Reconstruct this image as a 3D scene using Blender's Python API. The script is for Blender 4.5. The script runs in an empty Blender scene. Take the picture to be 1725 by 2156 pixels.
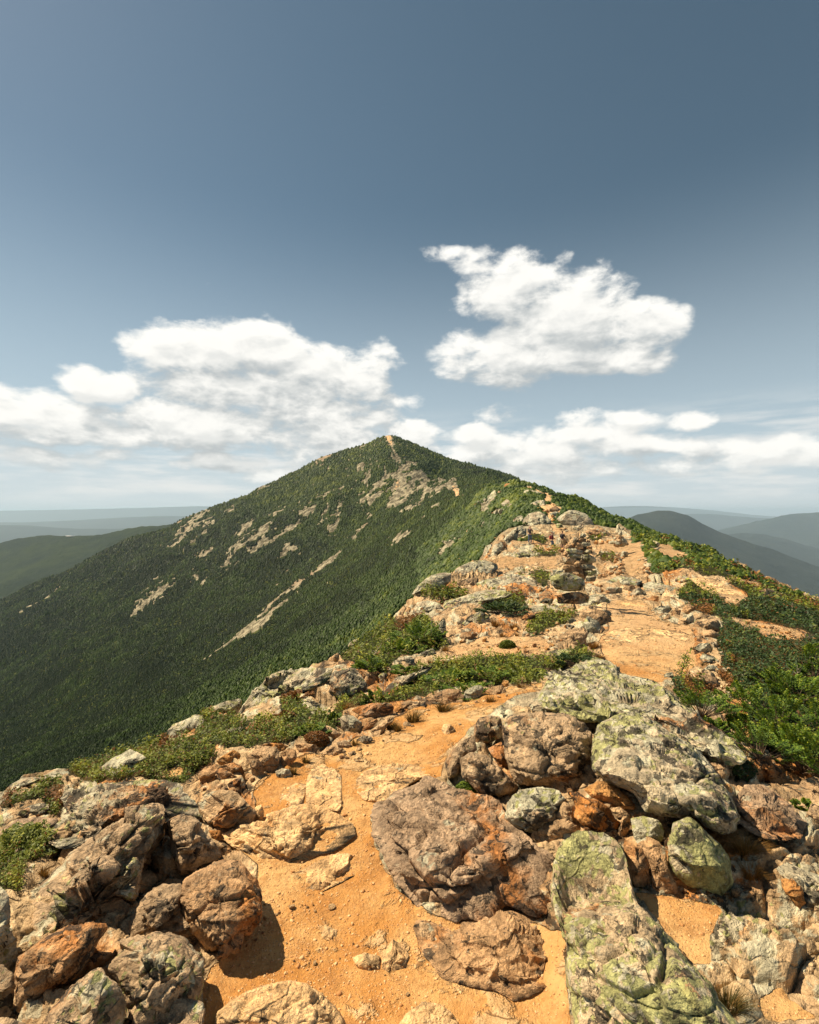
import bpy, math, random
import numpy as np
from mathutils import Vector

# ------------------------------------------------------------------ camera, sky, sun, exposure
SC = bpy.context.scene
F = 1020.0; CX = 862.5; CY = 1078.0          # focal length / centre in the units the outlines were measured in
cam_d = bpy.data.cameras.new('camera'); cam = bpy.data.objects.new('camera', cam_d)
SC.collection.objects.link(cam); SC.camera = cam
cam.location = (0, 0, 0); cam.rotation_euler = (math.radians(90), 0, 0)
cam_d.sensor_fit = 'HORIZONTAL'; cam_d.sensor_width = 24.0; cam_d.lens = 24.0 * F / 1725.0
cam_d.clip_start = 0.05; cam_d.clip_end = 90000.0
SUN_AZ = math.radians(-66); SUN_EL = math.radians(51)     # azimuth from +Y, negative = left
SC.view_settings.view_transform = 'Standard'; SC.view_settings.look = 'None'
SC.view_settings.exposure = 0.80; SC.view_settings.gamma = 1.0
SC.cycles.use_denoising = True
SC.cycles.volume_bounces = 0; SC.cycles.max_bounces = 5; SC.cycles.diffuse_bounces = 3
sun_d = bpy.data.lights.new('sun', 'SUN'); sun = bpy.data.objects.new('sun', sun_d); SC.collection.objects.link(sun)
sun_d.energy = 5.0; sun_d.angle = math.radians(0.5); sun_d.color = (1.0, 0.84, 0.60)
sdir = Vector((math.sin(SUN_AZ) * math.cos(SUN_EL), math.cos(SUN_AZ) * math.cos(SUN_EL), math.sin(SUN_EL)))
sun.rotation_euler = sdir.to_track_quat('Z', 'Y').to_euler()

class NT:
    """small helper for writing node trees"""
    def __init__(s, tree): s.t = tree; s.n = tree.nodes; s.l = tree.links
    def node(s, typ, **kw):
        n = s.n.new(typ)
        for k, v in kw.items(): setattr(n, k, v)
        return n
    def put(s, sock, v):
        if v is None: return
        if isinstance(v, bpy.types.NodeSocket): s.l.new(v, sock)
        else:
            if isinstance(v, (tuple, list)) and len(v) == 3 and len(sock.default_value) == 4: v = (*v, 1)
            sock.default_value = v
    def math(s, op, a, b=None, c=None, clamp=False):
        n = s.node('ShaderNodeMath', operation=op, use_clamp=clamp)
        for i, v in enumerate((a, b, c)): s.put(n.inputs[i], v)
        return n.outputs[0]
    def vmath(s, op, a, b=None, out=0):
        n = s.node('ShaderNodeVectorMath', operation=op)
        s.put(n.inputs[0], a)
        if b is not None:
            if op == 'SCALE': s.put(n.inputs['Scale'], b)
            else: s.put(n.inputs[1], b)
        return n.outputs[out]
    def mix(s, f, a, b, blend='MIX'):
        n = s.node('ShaderNodeMix', data_type='RGBA', blend_type=blend)
        s.put(n.inputs[0], f); s.put(n.inputs[6], a); s.put(n.inputs[7], b)
        return n.outputs[2]
    def fmix(s, f, a, b):
        n = s.node('ShaderNodeMix', data_type='FLOAT')
        s.put(n.inputs[0], f); s.put(n.inputs[2], a); s.put(n.inputs[3], b)
        return n.outputs[0]
    def noise(s, vec, scale, detail=4, rough=0.55, dist=0.0, out=0):
        n = s.node('ShaderNodeTexNoise'); s.put(n.inputs['Vector'], vec)
        n.inputs['Scale'].default_value = scale; n.inputs['Detail'].default_value = detail
        n.inputs['Roughness'].default_value = rough; n.inputs['Distortion'].default_value = dist
        return n.outputs[out]
    def voro(s, vec, scale, feature='F1', out=0, rnd=1.0):
        n = s.node('ShaderNodeTexVoronoi', feature=feature); s.put(n.inputs['Vector'], vec)
        n.inputs['Scale'].default_value = scale; n.inputs['Randomness'].default_value = rnd
        return n.outputs[out]
    def step(s, v, lo, hi, a=0.0, b=1.0):
        n = s.node('ShaderNodeMapRange', interpolation_type='SMOOTHSTEP'); s.put(n.inputs[0], v)
        n.inputs[1].default_value = lo; n.inputs[2].default_value = hi
        n.inputs[3].default_value = a; n.inputs[4].default_value = b
        return n.outputs[0]
    def attr(s, name, out='Fac'): return s.node('ShaderNodeAttribute', attribute_name=name).outputs[out]

def azel(px, py):
    dx = px - CX
    return math.atan2(dx, F), math.atan2(CY - py, math.hypot(F, dx))

# cloud masses, placed by azimuth/elevation of the sky: (x, y, rx, ry, weight)
CLOUDS = [(950,528,55,22,.6),(1010,552,55,36,.75),(1085,585,75,55,1),(1060,625,90,52,1),(1180,655,130,75,1.1),(1275,625,36,40,.7),(1330,680,90,45,1),(1240,700,150,60,1),
 (1395,680,55,38,.8),(1045,738,105,55,1.1),(985,745,66,48,.9),(1180,752,140,48,1.1),(1300,748,95,40,1),(1100,780,130,30,.7),(1185,538,26,14,.4),(1375,710,70,30,.7),
 (440,745,135,62,1.05),(550,735,100,58,1.05),(340,750,80,44,.7),(690,790,130,62,1),(785,785,50,62,.75),(520,815,200,58,1),(215,808,78,34,.9),(640,860,200,66,.95),(740,850,80,50,.7),
 (50,868,160,46,1.1),(150,875,140,36,1),(330,885,70,40,1.1),(430,892,120,44,1.15),(520,905,100,34,1),(120,905,190,34,.9),(300,915,240,30,.9),
 (870,912,60,26,1),(1005,914,52,22,.9),(1090,925,90,34,.8),(1230,918,130,26,.95),(1330,942,140,26,1),(1120,950,190,30,.85),(1445,884,60,22,1),(1340,885,120,20,.8),(1235,888,80,20,.6),(1060,872,55,20,.45),
 (1600,965,110,30,1),(1710,950,110,34,.9),(1690,925,60,20,.6),(1500,950,80,18,.5),(440,966,60,22,.9),(490,975,60,16,.8),(80,955,150,24,.65),(250,955,60,16,.6),(700,930,140,44,.8),(560,995,60,12,.5),(1180,990,220,22,.55),(1000,960,140,26,.6),(1420,985,200,20,.5)]

def build_world():
    w = bpy.data.worlds.new('World'); SC.world = w; w.use_nodes = True
    nt = NT(w.node_tree)
    for n in list(nt.n): nt.n.remove(n)
    # --- density group (vector = azimuth, elevation, 0)
    g = bpy.data.node_groups.new('cloud_density', 'ShaderNodeTree')
    g.interface.new_socket(name='V', in_out='INPUT', socket_type='NodeSocketVector')
    g.interface.new_socket(name='D', in_out='OUTPUT', socket_type='NodeSocketFloat')
    q = NT(g); gi = q.node('NodeGroupInput'); go = q.node('NodeGroupOutput'); V = gi.outputs[0]
    wob = q.noise(V, 9, 4, .55, out=1)
    wv = q.vmath('SCALE', q.vmath('SUBTRACT', wob, (.5, .5, .5)), .05)
    P = q.vmath('ADD', V, wv); acc = None
    for (x, y, rx, ry, wt) in CLOUDS:
        a, e = azel(x, y); a2, _ = azel(x + rx, y); _, e2 = azel(x, y - ry)
        ra, re = abs(a2 - a) * 1.28, abs(e2 - e) * 1.28
        d = q.vmath('MULTIPLY', q.vmath('SUBTRACT', P, (a, e, 0)), (1 / ra, 1 / re, 0))
        v = q.math('MULTIPLY_ADD', q.vmath('DOT_PRODUCT', d, d, out=1), -wt, wt)
        if acc is None: acc = v
        else:
            n = q.node('ShaderNodeMath', operation='SMOOTH_MAX'); q.put(n.inputs[0], acc); q.put(n.inputs[1], v); n.inputs[2].default_value = .22; acc = n.outputs[0]
    st = q.vmath('MULTIPLY', V, (1, 1.9, 1))
    n1 = q.noise(st, 11, 9, .6, .15); n2 = q.noise(st, 4.0, 3, .5)
    acc = q.math('MAXIMUM', acc, -.6)
    tot = q.math('ADD', q.math('MULTIPLY_ADD', q.math('SUBTRACT', n1, .5), 2.9, acc), q.math('MULTIPLY', q.math('SUBTRACT', n2, .5), .7))
    q.l.new(tot, go.inputs[0])
    # --- direction
    gen = nt.node('ShaderNodeTexCoord').outputs['Generated']
    sx = nt.node('ShaderNodeSeparateXYZ'); nt.l.new(gen, sx.inputs[0])
    az = nt.math('ARCTAN2', sx.outputs[0], sx.outputs[1]); el = nt.math('ARCSINE', sx.outputs[2])
    cmb = nt.node('ShaderNodeCombineXYZ'); nt.l.new(az, cmb.inputs[0]); nt.l.new(el, cmb.inputs[1]); V = cmb.outputs[0]
    def dens(v):
        n = nt.node('ShaderNodeGroup'); n.node_tree = g; nt.l.new(v, n.inputs[0]); return n.outputs[0]
    D0 = dens(V); D1 = dens(nt.vmath('ADD', V, (-.010, .022, 0)))
    alpha = nt.step(D0, -.02, .72)
    lit = nt.step(nt.math('SUBTRACT', D0, D1), -.50, .55)
    D2 = dens(nt.vmath('ADD', V, (-.02, .060, 0))); lit2 = nt.step(nt.math('SUBTRACT', D0, D2), -.55, .60)
    lit = nt.math('ADD', nt.math('MULTIPLY', lit, .45), nt.math('MULTIPLY', lit2, .55))
    thick = nt.step(D0, .4, 1.6)
    ccol = nt.mix(lit, (4.3, 4.55, 4.6), (8.9, 8.7, 8.2))
    ccol = nt.mix(nt.math('MULTIPLY', thick, .22), ccol, (6.8, 6.75, 6.5))
    # thin streaks low over the horizon
    sv = nt.vmath('MULTIPLY', V, (1, 7, 1))
    sn = nt.noise(sv, 5.5, 6, .6)
    band = nt.math('MULTIPLY', nt.step(el, -.0, .05), nt.step(el, .10, .22, 1, 0))
    streak = nt.math('MULTIPLY', nt.step(sn, .40, .66), band)
    # --- sky
    sky = nt.node('ShaderNodeTexSky', sky_type='NISHITA', sun_disc=False)
    sky.sun_elevation = SUN_EL; sky.sun_rotation = SUN_AZ; sky.altitude = 1500; sky.air_density = 1.0; sky.dust_density = 1.0; sky.ozone_density = 1.0
    hs = nt.node('ShaderNodeHueSaturation'); nt.l.new(sky.outputs[0], hs.inputs['Color'])
    hs.inputs['Hue'].default_value = SKY_HUE; hs.inputs['Saturation'].default_value = SKY_SAT; hs.inputs['Value'].default_value = SKY_VAL
    col = nt.mix(nt.step(el, -.02, .58, .88, 0), hs.outputs[0], (4.7, 5.6, 6.1))    # humid air low down
    col = nt.mix(nt.step(el, -.01, .16, .5, 0), col, (6.3, 6.6, 6.5))
    col = nt.mix(nt.math('MULTIPLY', streak, .85), col, (7.4, 7.3, 7.0))
    fade = nt.step(el, .0, .12, .45, 1)
    col = nt.mix(nt.math('MULTIPLY', alpha, fade), col, ccol)
    bg = nt.node('ShaderNodeBackground'); nt.l.new(col, bg.inputs[0]); bg.inputs[1].default_value = 0.07
    out = nt.node('ShaderNodeOutputWorld'); nt.l.new(bg.outputs[0], out.inputs[0])
SKY_HUE, SKY_SAT, SKY_VAL = 0.474, 0.88, 0.61
build_world()

# ------------------------------------------------------------------ numpy noise
_rng = np.random.RandomState(7)
_perm = np.concatenate([_rng.permutation(256)] * 3).astype(np.int32)
_grad = _rng.normal(size=(256, 3)).astype(np.float32); _grad /= np.linalg.norm(_grad, axis=1)[:, None]
def gnoise(P):
    P = np.asarray(P, np.float64); I = np.floor(P).astype(np.int64); f = (P - I).astype(np.float32); I &= 255
    u = f * f * f * (f * (f * 6 - 15) + 10); r = np.zeros(len(P), np.float32)
    for dx in (0, 1):
        wx = u[:, 0] if dx else 1 - u[:, 0]; a = _perm[I[:, 0] + dx]
        for dy in (0, 1):
            wy = u[:, 1] if dy else 1 - u[:, 1]; b = _perm[a + I[:, 1] + dy]
            for dz in (0, 1):
                wz = u[:, 2] if dz else 1 - u[:, 2]; c = _perm[b + I[:, 2] + dz]
                g = _grad[c]
                r += wx * wy * wz * (g[:, 0] * (f[:, 0] - dx) + g[:, 1] * (f[:, 1] - dy) + g[:, 2] * (f[:, 2] - dz))
    return r * 1.6
def fbm(P, oct=4, rough=.5, ridged=False):
    r = 0; a = 1; s = 0; P = np.asarray(P, np.float64)
    for k in range(oct):
        n = gnoise(P * 2 ** k + 17.3 * k)
        if ridged: n = 1 - 2 * np.abs(n)
        r = r + a * n; s += a; a *= rough
    return r / s
def sstep(x, a, b): t = np.clip((x - a) / (b - a), 0, 1); return t * t * (3 - 2 * t)

def worley(P):
    """nearest and second cell: distances, cell random values, offset from the cell centre"""
    P = np.asarray(P, float); I = np.floor(P).astype(np.int64); n = len(P); F1 = np.full(n, 9.); F2 = np.full(n, 9.); ID = np.zeros(n, np.int64); O = np.zeros((n, 3))
    for dx in (-1, 0, 1):
        for dy in (-1, 0, 1):
            for dz in (-1, 0, 1):
                c = I + [dx, dy, dz]; h = _perm[_perm[_perm[c[:, 0] & 255] + (c[:, 1] & 255)] + (c[:, 2] & 255)]
                off = P - (c + .5 + _grad[h] * .42); d = np.linalg.norm(off, axis=1); a = d < F1
                F2 = np.where(a, F1, np.minimum(F2, d)); F1 = np.where(a, d, F1); ID = np.where(a, h, ID); O = np.where(a[:, None], off, O)
    return F1, F2, ID, O
def blocks(P):
    """broken, jointed rock: every block has its own height and tilt, with a groove between"""
    F1, F2, ID, O = worley(P); g = _grad[(ID * 7 + 3) & 255]; t = _grad[(ID * 13 + 5) & 255]
    return g[:, 0] * .5 + (O * t).sum(1) * .9, sstep(F2 - F1, 0, .10)

# ------------------------------------------------------------------ object helpers
COL = SC.collection
def mesh_obj(name, V, faces, mat=None, parent=None, smooth=True, loc=None, attrs=None, fmats=None):
    """faces: list of (n,k) int arrays"""
    V = np.asarray(V, np.float32)
    if loc is not None: V = V - np.asarray(loc, np.float32)
    me = bpy.data.meshes.new(name)
    me.vertices.add(len(V)); me.vertices.foreach_set('co', V.ravel())
    faces = [np.asarray(f, np.int32) for f in faces if len(f)]
    nl = sum(f.size for f in faces); nf = sum(len(f) for f in faces)
    me.loops.add(nl); me.loops.foreach_set('vertex_index', np.concatenate([f.ravel() for f in faces]))
    tot = np.concatenate([np.full(len(f), f.shape[1], np.int32) for f in faces])
    me.polygons.add(nf); me.polygons.foreach_set('loop_start', np.concatenate([[0], np.cumsum(tot)[:-1]]).astype(np.int32))
    me.polygons.foreach_set('loop_total', tot)
    if smooth: me.polygons.foreach_set('use_smooth', np.ones(nf, bool))
    if attrs:
        for k, a in attrs.items():
            a = np.asarray(a, np.float32)
            at = me.attributes.new(k, 'FLOAT' if a.ndim == 1 else 'FLOAT_VECTOR', 'POINT')
            at.data.foreach_set('value' if a.ndim == 1 else 'vector', a.ravel())
    for m in (mat if isinstance(mat, (list, tuple)) else [mat]):
        if m: me.materials.append(m)
    if fmats is not None: me.polygons.foreach_set('material_index', np.asarray(fmats, np.int32))
    me.update(calc_edges=True); me.validate(verbose=False)
    o = bpy.data.objects.new(name, me); COL.objects.link(o)
    if loc is not None: o.location = loc
    if parent: o.parent = parent
    return o
def tag(o, label=None, cat=None, group=None, kind=None):
    if label: o['label'] = label
    if cat: o['category'] = cat
    if group: o['group'] = group
    if kind: o['kind'] = kind
    return o
def empty(name, loc, rz=0):
    o = bpy.data.objects.new(name, None); COL.objects.link(o); o.location = loc; o.rotation_euler = (0, 0, rz); o.empty_display_size = .1
    return o
def copy_tree(o, parent=None):
    c = o.copy(); COL.objects.link(c); c.parent = parent
    for ch in list(o.children): copy_tree(ch, c)
    return c
# measuring frames: (x0, y0, width) of a crop, 1725 units wide; turned into the common units
ZF = dict(A=(0,2150,700), B=(600,1900,700), C=(1200,1700,700), D=(1800,1750,700), a=(0,2500,900), b=(800,2500,900), c=(1600,2500,900),
          d=(0,1950,900), e=(800,1950,900), f=(1600,1950,900), g=(1000,1600,800), h=(1700,1600,800), p=(1500,1450,500), q=(900,1250,800),
          r=(300,1400,800), s=(0,1400,600), t=(1800,1450,700), _=None)
def zp(z, txt):
    P = np.array([[float(v) for v in t.split(',')] for t in txt.split()])
    if z == '_': return P
    x0, y0, w = ZF[z]; k = 1725.0 / w
    return (np.array([x0, y0]) + P / k) / 1.449275
def inpoly(poly, X, Y):
    r = np.zeros(X.shape, bool); n = len(poly)
    for i in range(n):
        x1, y1 = poly[i]; x2, y2 = poly[(i + 1) % n]
        if y1 == y2: continue
        c = ((y1 > Y) != (y2 > Y)) & (X < (x2 - x1) * (Y - y1) / (y2 - y1) + x1)
        r ^= c
    return r
# ------------------------------------------------------------------ materials
def new_mat(name, rough=.9, spec=.25):
    m = bpy.data.materials.new(name); m.use_nodes = True; nt = NT(m.node_tree)
    b = nt.n['Principled BSDF']; b.inputs['Roughness'].default_value = rough
    b.inputs['Specular IOR Level'].default_value = spec
    return m, nt, b
def rock_nodes(nt, v, A, B, orange=.35, black=.4, lichen=.4, pale=.3, ocol=(.40,.155,.035), lcol=(.42,.41,.165), pcol=(.44,.42,.30)):
    """returns colour, height. v is in metres of a rock about 40 cm across"""
    n1 = nt.noise(v, 3.2, 9, .62, .4); n2 = nt.noise(v, 9, 8, .62); n3 = nt.noise(v, 1.7, 4, .5, .6)
    n4 = nt.noise(v, 21, 7, .62, .3); fine = nt.noise(v, 95, 3, .6)
    col = nt.mix(nt.step(n1, .38, .64), A, B)
    col = nt.mix(nt.math('MULTIPLY', nt.step(nt.math('ADD', n3, nt.math('MULTIPLY', n2, .35)), .86 - .34 * orange, .98 - .34 * orange), .85), col, ocol)
    vv = nt.vmath('ADD', v, nt.vmath('SCALE', nt.noise(v, 14, 3, .6, out=1), .08))
    cell = nt.voro(vv, 22); cell2 = nt.voro(vv, 44)
    region = nt.noise(v, 2.3, 4, .6)
    pm = nt.math('MULTIPLY', nt.step(nt.math('ADD', n2, nt.math('MULTIPLY', region, .6)), .96 - .36 * pale, 1.02 - .36 * pale), .8)
    col = nt.mix(pm, col, pcol)
    # yellow-green crust: rounded thalli gathered in patches
    lf = nt.math('ADD', nt.math('MULTIPLY_ADD', region, .9, nt.math('MULTIPLY', n4, .55)), nt.math('MULTIPLY', cell, -.35))
    lm = nt.step(lf, .88 - .50 * lichen, .92 - .50 * lichen)
    lc = nt.mix(nt.step(cell2, .15, .6), lcol, tuple(c * .72 for c in lcol))
    col = nt.mix(nt.math('MULTIPLY', lm, .93 if lichen > 0 else 0), col, lc)
    # black crust
    bn = nt.math('ADD', nt.noise(v, 13, 8, .66, .5), nt.math('MULTIPLY', n3, .45))
    bm = nt.step(bn, .845 - .10 * black, .865 - .10 * black)
    col = nt.mix(nt.math('MULTIPLY', bm, .85), col, (.035, .029, .022))
    sp = nt.step(nt.noise(v, 48, 4, .7), .60, .68)
    col = nt.mix(nt.math('MULTIPLY', sp, .55), col, (.05, .038, .025))
    sp2 = nt.step(nt.noise(v, 37, 4, .7), .61, .68)
    col = nt.mix(nt.math('MULTIPLY', sp2, .6), col, (.52, .43, .30))
    mot = nt.step(nt.noise(v, 11, 10, .72, .2), .30, .70, .50, 1.55)
    g = nt.math('MULTIPLY', nt.math('MULTIPLY_ADD', fine, 1.2, .4), mot)
    gc = nt.node('ShaderNodeCombineColor'); [nt.l.new(g, gc.inputs[i]) for i in range(3)]
    col = nt.mix(1.0, col, gc.outputs[0], 'MULTIPLY')
    # relief: layered fractures, pits, grains
    sv = nt.vmath('MULTIPLY', v, (1, 1, 2.3))
    ck = nt.voro(nt.vmath('ADD', sv, nt.vmath('SCALE', nt.noise(v, 3, 3, .6, out=1), .5)), 2.6, 'DISTANCE_TO_EDGE')
    crack = nt.step(ck, .0, .045)
    h = nt.math('ADD', nt.math('MULTIPLY', n2, .060), nt.math('MULTIPLY', n4, .036))
    h = nt.math('ADD', h, nt.math('MULTIPLY', fine, .008))
    h = nt.math('ADD', h, nt.math('MULTIPLY', n1, .05))
    h = nt.math('ADD', h, nt.math('MULTIPLY', crack, .010))
    h = nt.math('ADD', h, nt.math('MULTIPLY', lm, .003))
    col = nt.mix(nt.math('MULTIPLY', nt.step(ck, .0, .012, 1, 0), .5), col, (.05, .035, .02))
    return col, h
def finish(nt, b, col, h, dist=1.0, strength=1.0):
    nt.put(b.inputs['Base Color'], col)
    bp = nt.node('ShaderNodeBump'); bp.inputs['Distance'].default_value = dist; bp.inputs['Strength'].default_value = strength
    nt.put(bp.inputs['Height'], h); nt.l.new(bp.outputs[0], b.inputs['Normal'])
def rock_mat(name, A, B, bscale=1.0, **kw):
    m, nt, b = new_mat(name, .88, .3)
    v = nt.attr('rc', 'Vector')
    col, h = rock_nodes(nt, v, A, B, **kw)
    sc = nt.attr('rs')                       # metres per texture unit, so that relief keeps its proportion
    finish(nt, b, col, nt.math('MULTIPLY', h, sc), bscale)
    return m
TAN = ((.50,.335,.185), (.37,.235,.125)); DARK = ((.34,.235,.14), (.46,.32,.19)); GREY = ((.44,.36,.245), (.33,.265,.175))
MR = dict(
 tan=rock_mat('tan_rock', *TAN, orange=.45, black=.15, lichen=.08, pale=.1),
 brown=rock_mat('brown_rock', (.48,.29,.145), (.36,.22,.115), orange=.5, black=.35, lichen=.08, pale=.05),
 orange=rock_mat('orange_rock', (.58,.31,.11), (.50,.24,.075), orange=.55, black=.1, lichen=-.5, pale=.0),
 dark=rock_mat('dark_lichen_rock', *DARK, orange=.5, black=.75, lichen=.36, pale=.2),
 slab=rock_mat('weathered_slab_rock', (.40,.275,.175), (.30,.205,.13), orange=.60, black=.42, lichen=-.02, pale=.12),
 lichen=rock_mat('lichen_rock', (.49,.40,.265), (.38,.31,.21), orange=.4, black=.66, lichen=.62, pale=.6),
 green=rock_mat('green_lichen_rock', (.46,.38,.25), (.38,.31,.20), orange=.1, black=.35, lichen=.80, pale=.7),
 slabgreen=rock_mat('crusted_slab_rock', (.50,.385,.24), (.40,.29,.175), orange=.5, black=.42, lichen=.70, pale=.5),
 grey=rock_mat('grey_green_rock', *GREY, orange=.3, black=.42, lichen=.40, pale=.65),
 pale=rock_mat('trodden_pale_rock', (.72,.475,.24), (.62,.38,.175), orange=.15, black=-.6, lichen=-.6, pale=.0, ocol=(.5,.27,.10)))

def terrain_mat():
    m, nt, b = new_mat('ridge_terrain', .95, .15)
    v = nt.attr('rc', 'Vector'); sc = nt.attr('rs')
    veg, dirt, far = nt.attr('veg'), nt.attr('dirt'), nt.attr('far')
    en = nt.math('MULTIPLY', nt.math('SUBTRACT', nt.noise(v, 15, 6, .65), .5), 1.5)
    dirt = nt.step(nt.math('ADD', dirt, en), .42, .60); veg = nt.step(nt.math('ADD', veg, nt.math('MULTIPLY', en, nt.math('SUBTRACT', 1.0, far))), .42, .60)
    rk, h = rock_nodes(nt, v, (.50,.355,.20), (.37,.245,.135), orange=.55, black=.38, lichen=.28, pale=.35)
    cs = nt.node('ShaderNodeCombineXYZ'); nt.l.new(nt.math('MULTIPLY', nt.vmath('DOT_PRODUCT', v, (.8, 0, .6), out=1), .35), cs.inputs[0]); nt.l.new(nt.vmath('DOT_PRODUCT', v, (-.6, 0, .8), out=1), cs.inputs[1]); nt.l.new(nt.math('MULTIPLY', nt.vmath('DOT_PRODUCT', v, (0, 1, 0), out=1), .4), cs.inputs[2])
    mrk = nt.noise(cs.outputs[0], 26, 9, .72, .2)
    fr = nt.mix(nt.step(mrk, .40, .58), (.42,.365,.245), (.10,.085,.052))
    fr = nt.mix(nt.step(nt.noise(v, .7, 5, .6), .55, .75), fr, (.36,.25,.16))
    rk = nt.mix(far, rk, fr)
    # trodden soil
    GP = nt.node('ShaderNodeNewGeometry').outputs['Position']; d1 = nt.noise(GP, 1.3, 8, .62); d2 = nt.noise(GP, 9, 12, .74); peb = nt.voro(v, 60); peb2 = nt.voro(v, 110)
    dc = nt.mix(nt.step(d1, .38, .60), (.62,.285,.078), (.78,.475,.20))
    dc = nt.mix(nt.math('MULTIPLY', nt.step(d2, .46, .62), .62), dc, (.44,.205,.068))
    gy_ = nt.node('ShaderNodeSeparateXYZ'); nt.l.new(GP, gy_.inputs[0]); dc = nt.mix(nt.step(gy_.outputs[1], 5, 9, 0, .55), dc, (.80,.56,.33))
    dc = nt.mix(nt.math('MULTIPLY', nt.step(peb, .0, .35, 1, 0), .35), dc, (.70,.47,.24))
    pn = nt.noise(GP, 2.1, 7, .6, .3); pbm = nt.step(pn, .555, .585)            # worn bedrock showing through the soil
    pck = nt.step(nt.voro(nt.vmath('ADD', GP, nt.vmath('SCALE', nt.noise(GP, 4, 3, .6, out=1), .25)), 4.5, 'DISTANCE_TO_EDGE'), 0, .03)
    pc = nt.mix(nt.step(nt.noise(GP, 14, 8, .7), .35, .65), (.60,.36,.16), (.80,.56,.30)); pc = nt.mix(pck, (.30,.16,.07), pc); dc = nt.mix(nt.math('MULTIPLY', pbm, .85), dc, pc)
    dh = nt.math('ADD', nt.math('MULTIPLY', nt.step(peb, .05, .5, 1, 0), .0025), nt.math('MULTIPLY', nt.step(peb2, .05, .6, 1, 0), .0015))
    dh = nt.math('ADD', dh, nt.math('MULTIPLY', d2, .05)); dh = nt.math('ADD', dh, nt.math('MULTIPLY', nt.step(pn, .54, .60), .022)); dh = nt.math('ADD', dh, nt.math('MULTIPLY', nt.math('MULTIPLY', pck, pbm), .010))
    # ground under the heath
    vn = nt.noise(v, 5, 7, .65); vn2 = nt.noise(v, .9, 4, .5)
    vc = nt.mix(nt.step(vn, .4, .65), (.030,.036,.010), (.075,.062,.018))
    vc = nt.mix(nt.math('MULTIPLY', nt.step(vn2, .52, .70), .7), vc, (.15,.060,.016))
    vf = nt.mix(nt.step(vn, .4, .65), (.022,.038,.005), (.075,.085,.012))
    vc = nt.mix(far, vc, vf)
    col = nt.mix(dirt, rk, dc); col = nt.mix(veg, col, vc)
    hh = nt.fmix(dirt, h, dh); hh = nt.fmix(veg, hh, nt.math('MULTIPLY', nt.noise(v, 22, 5, .7), .07))
    hh = nt.fmix(far, hh, nt.math('MULTIPLY', nt.noise(v, 8, 8, .7), .12))
    finish(nt, b, col, nt.math('MULTIPLY', hh, sc), 1.0)
    return m
M_TERR = terrain_mat()

def leaf_mat(name, c1, c2, c3, trans=.25):
    m, nt, b = new_mat(name, .6, .3)
    t = nt.attr('tint')
    col = nt.mix(nt.step(t, 0, .5), c1, c2); col = nt.mix(nt.step(t, .55, 1), col, c3)
    nt.put(b.inputs['Base Color'], col)
    tr = nt.node('ShaderNodeBsdfTranslucent'); nt.put(tr.inputs[0], col)
    mx = nt.node('ShaderNodeMixShader'); mx.inputs[0].default_value = trans
    nt.l.new(b.outputs[0], mx.inputs[1]); nt.l.new(tr.outputs[0], mx.inputs[2])
    nt.l.new(mx.outputs[0], nt.n['Material Output'].inputs[0])
    return m
M_HEATH = leaf_mat('heath_leaves', (.030,.060,.012), (.14,.17,.018), (.35,.34,.030))
M_BLUE = leaf_mat('blue_green_leaves', (.018,.044,.014), (.040,.075,.020), (.15,.18,.025))
M_RUST = leaf_mat('rusty_leaves', (.09,.045,.014), (.21,.085,.018), (.33,.17,.035))
M_FIR = leaf_mat('fir_needles', (.016,.042,.007), (.095,.165,.012), (.36,.38,.022))
M_GRASS = leaf_mat('grass_blades', (.055,.055,.013), (.21,.115,.026), (.36,.17,.035))
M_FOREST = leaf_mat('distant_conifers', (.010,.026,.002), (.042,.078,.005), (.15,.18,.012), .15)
def plain(name, c, rough=.8, nz=.15, scale=8):
    m, nt, b = new_mat(name, rough, .3)
    n = nt.noise(nt.node('ShaderNodeTexCoord').outputs['Object'], scale, 5, .6)
    nt.put(b.inputs['Base Color'], nt.mix(nt.step(n, .3, .7), tuple(x * (1 - nz) for x in c), tuple(min(1, x * (1 + nz)) for x in c)))
    return m
M_WOOD = plain('dead_wood', (.34,.28,.22), nz=.35, scale=30)
M_BARK = plain('bark', (.12,.08,.05), nz=.35, scale=30)

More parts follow.
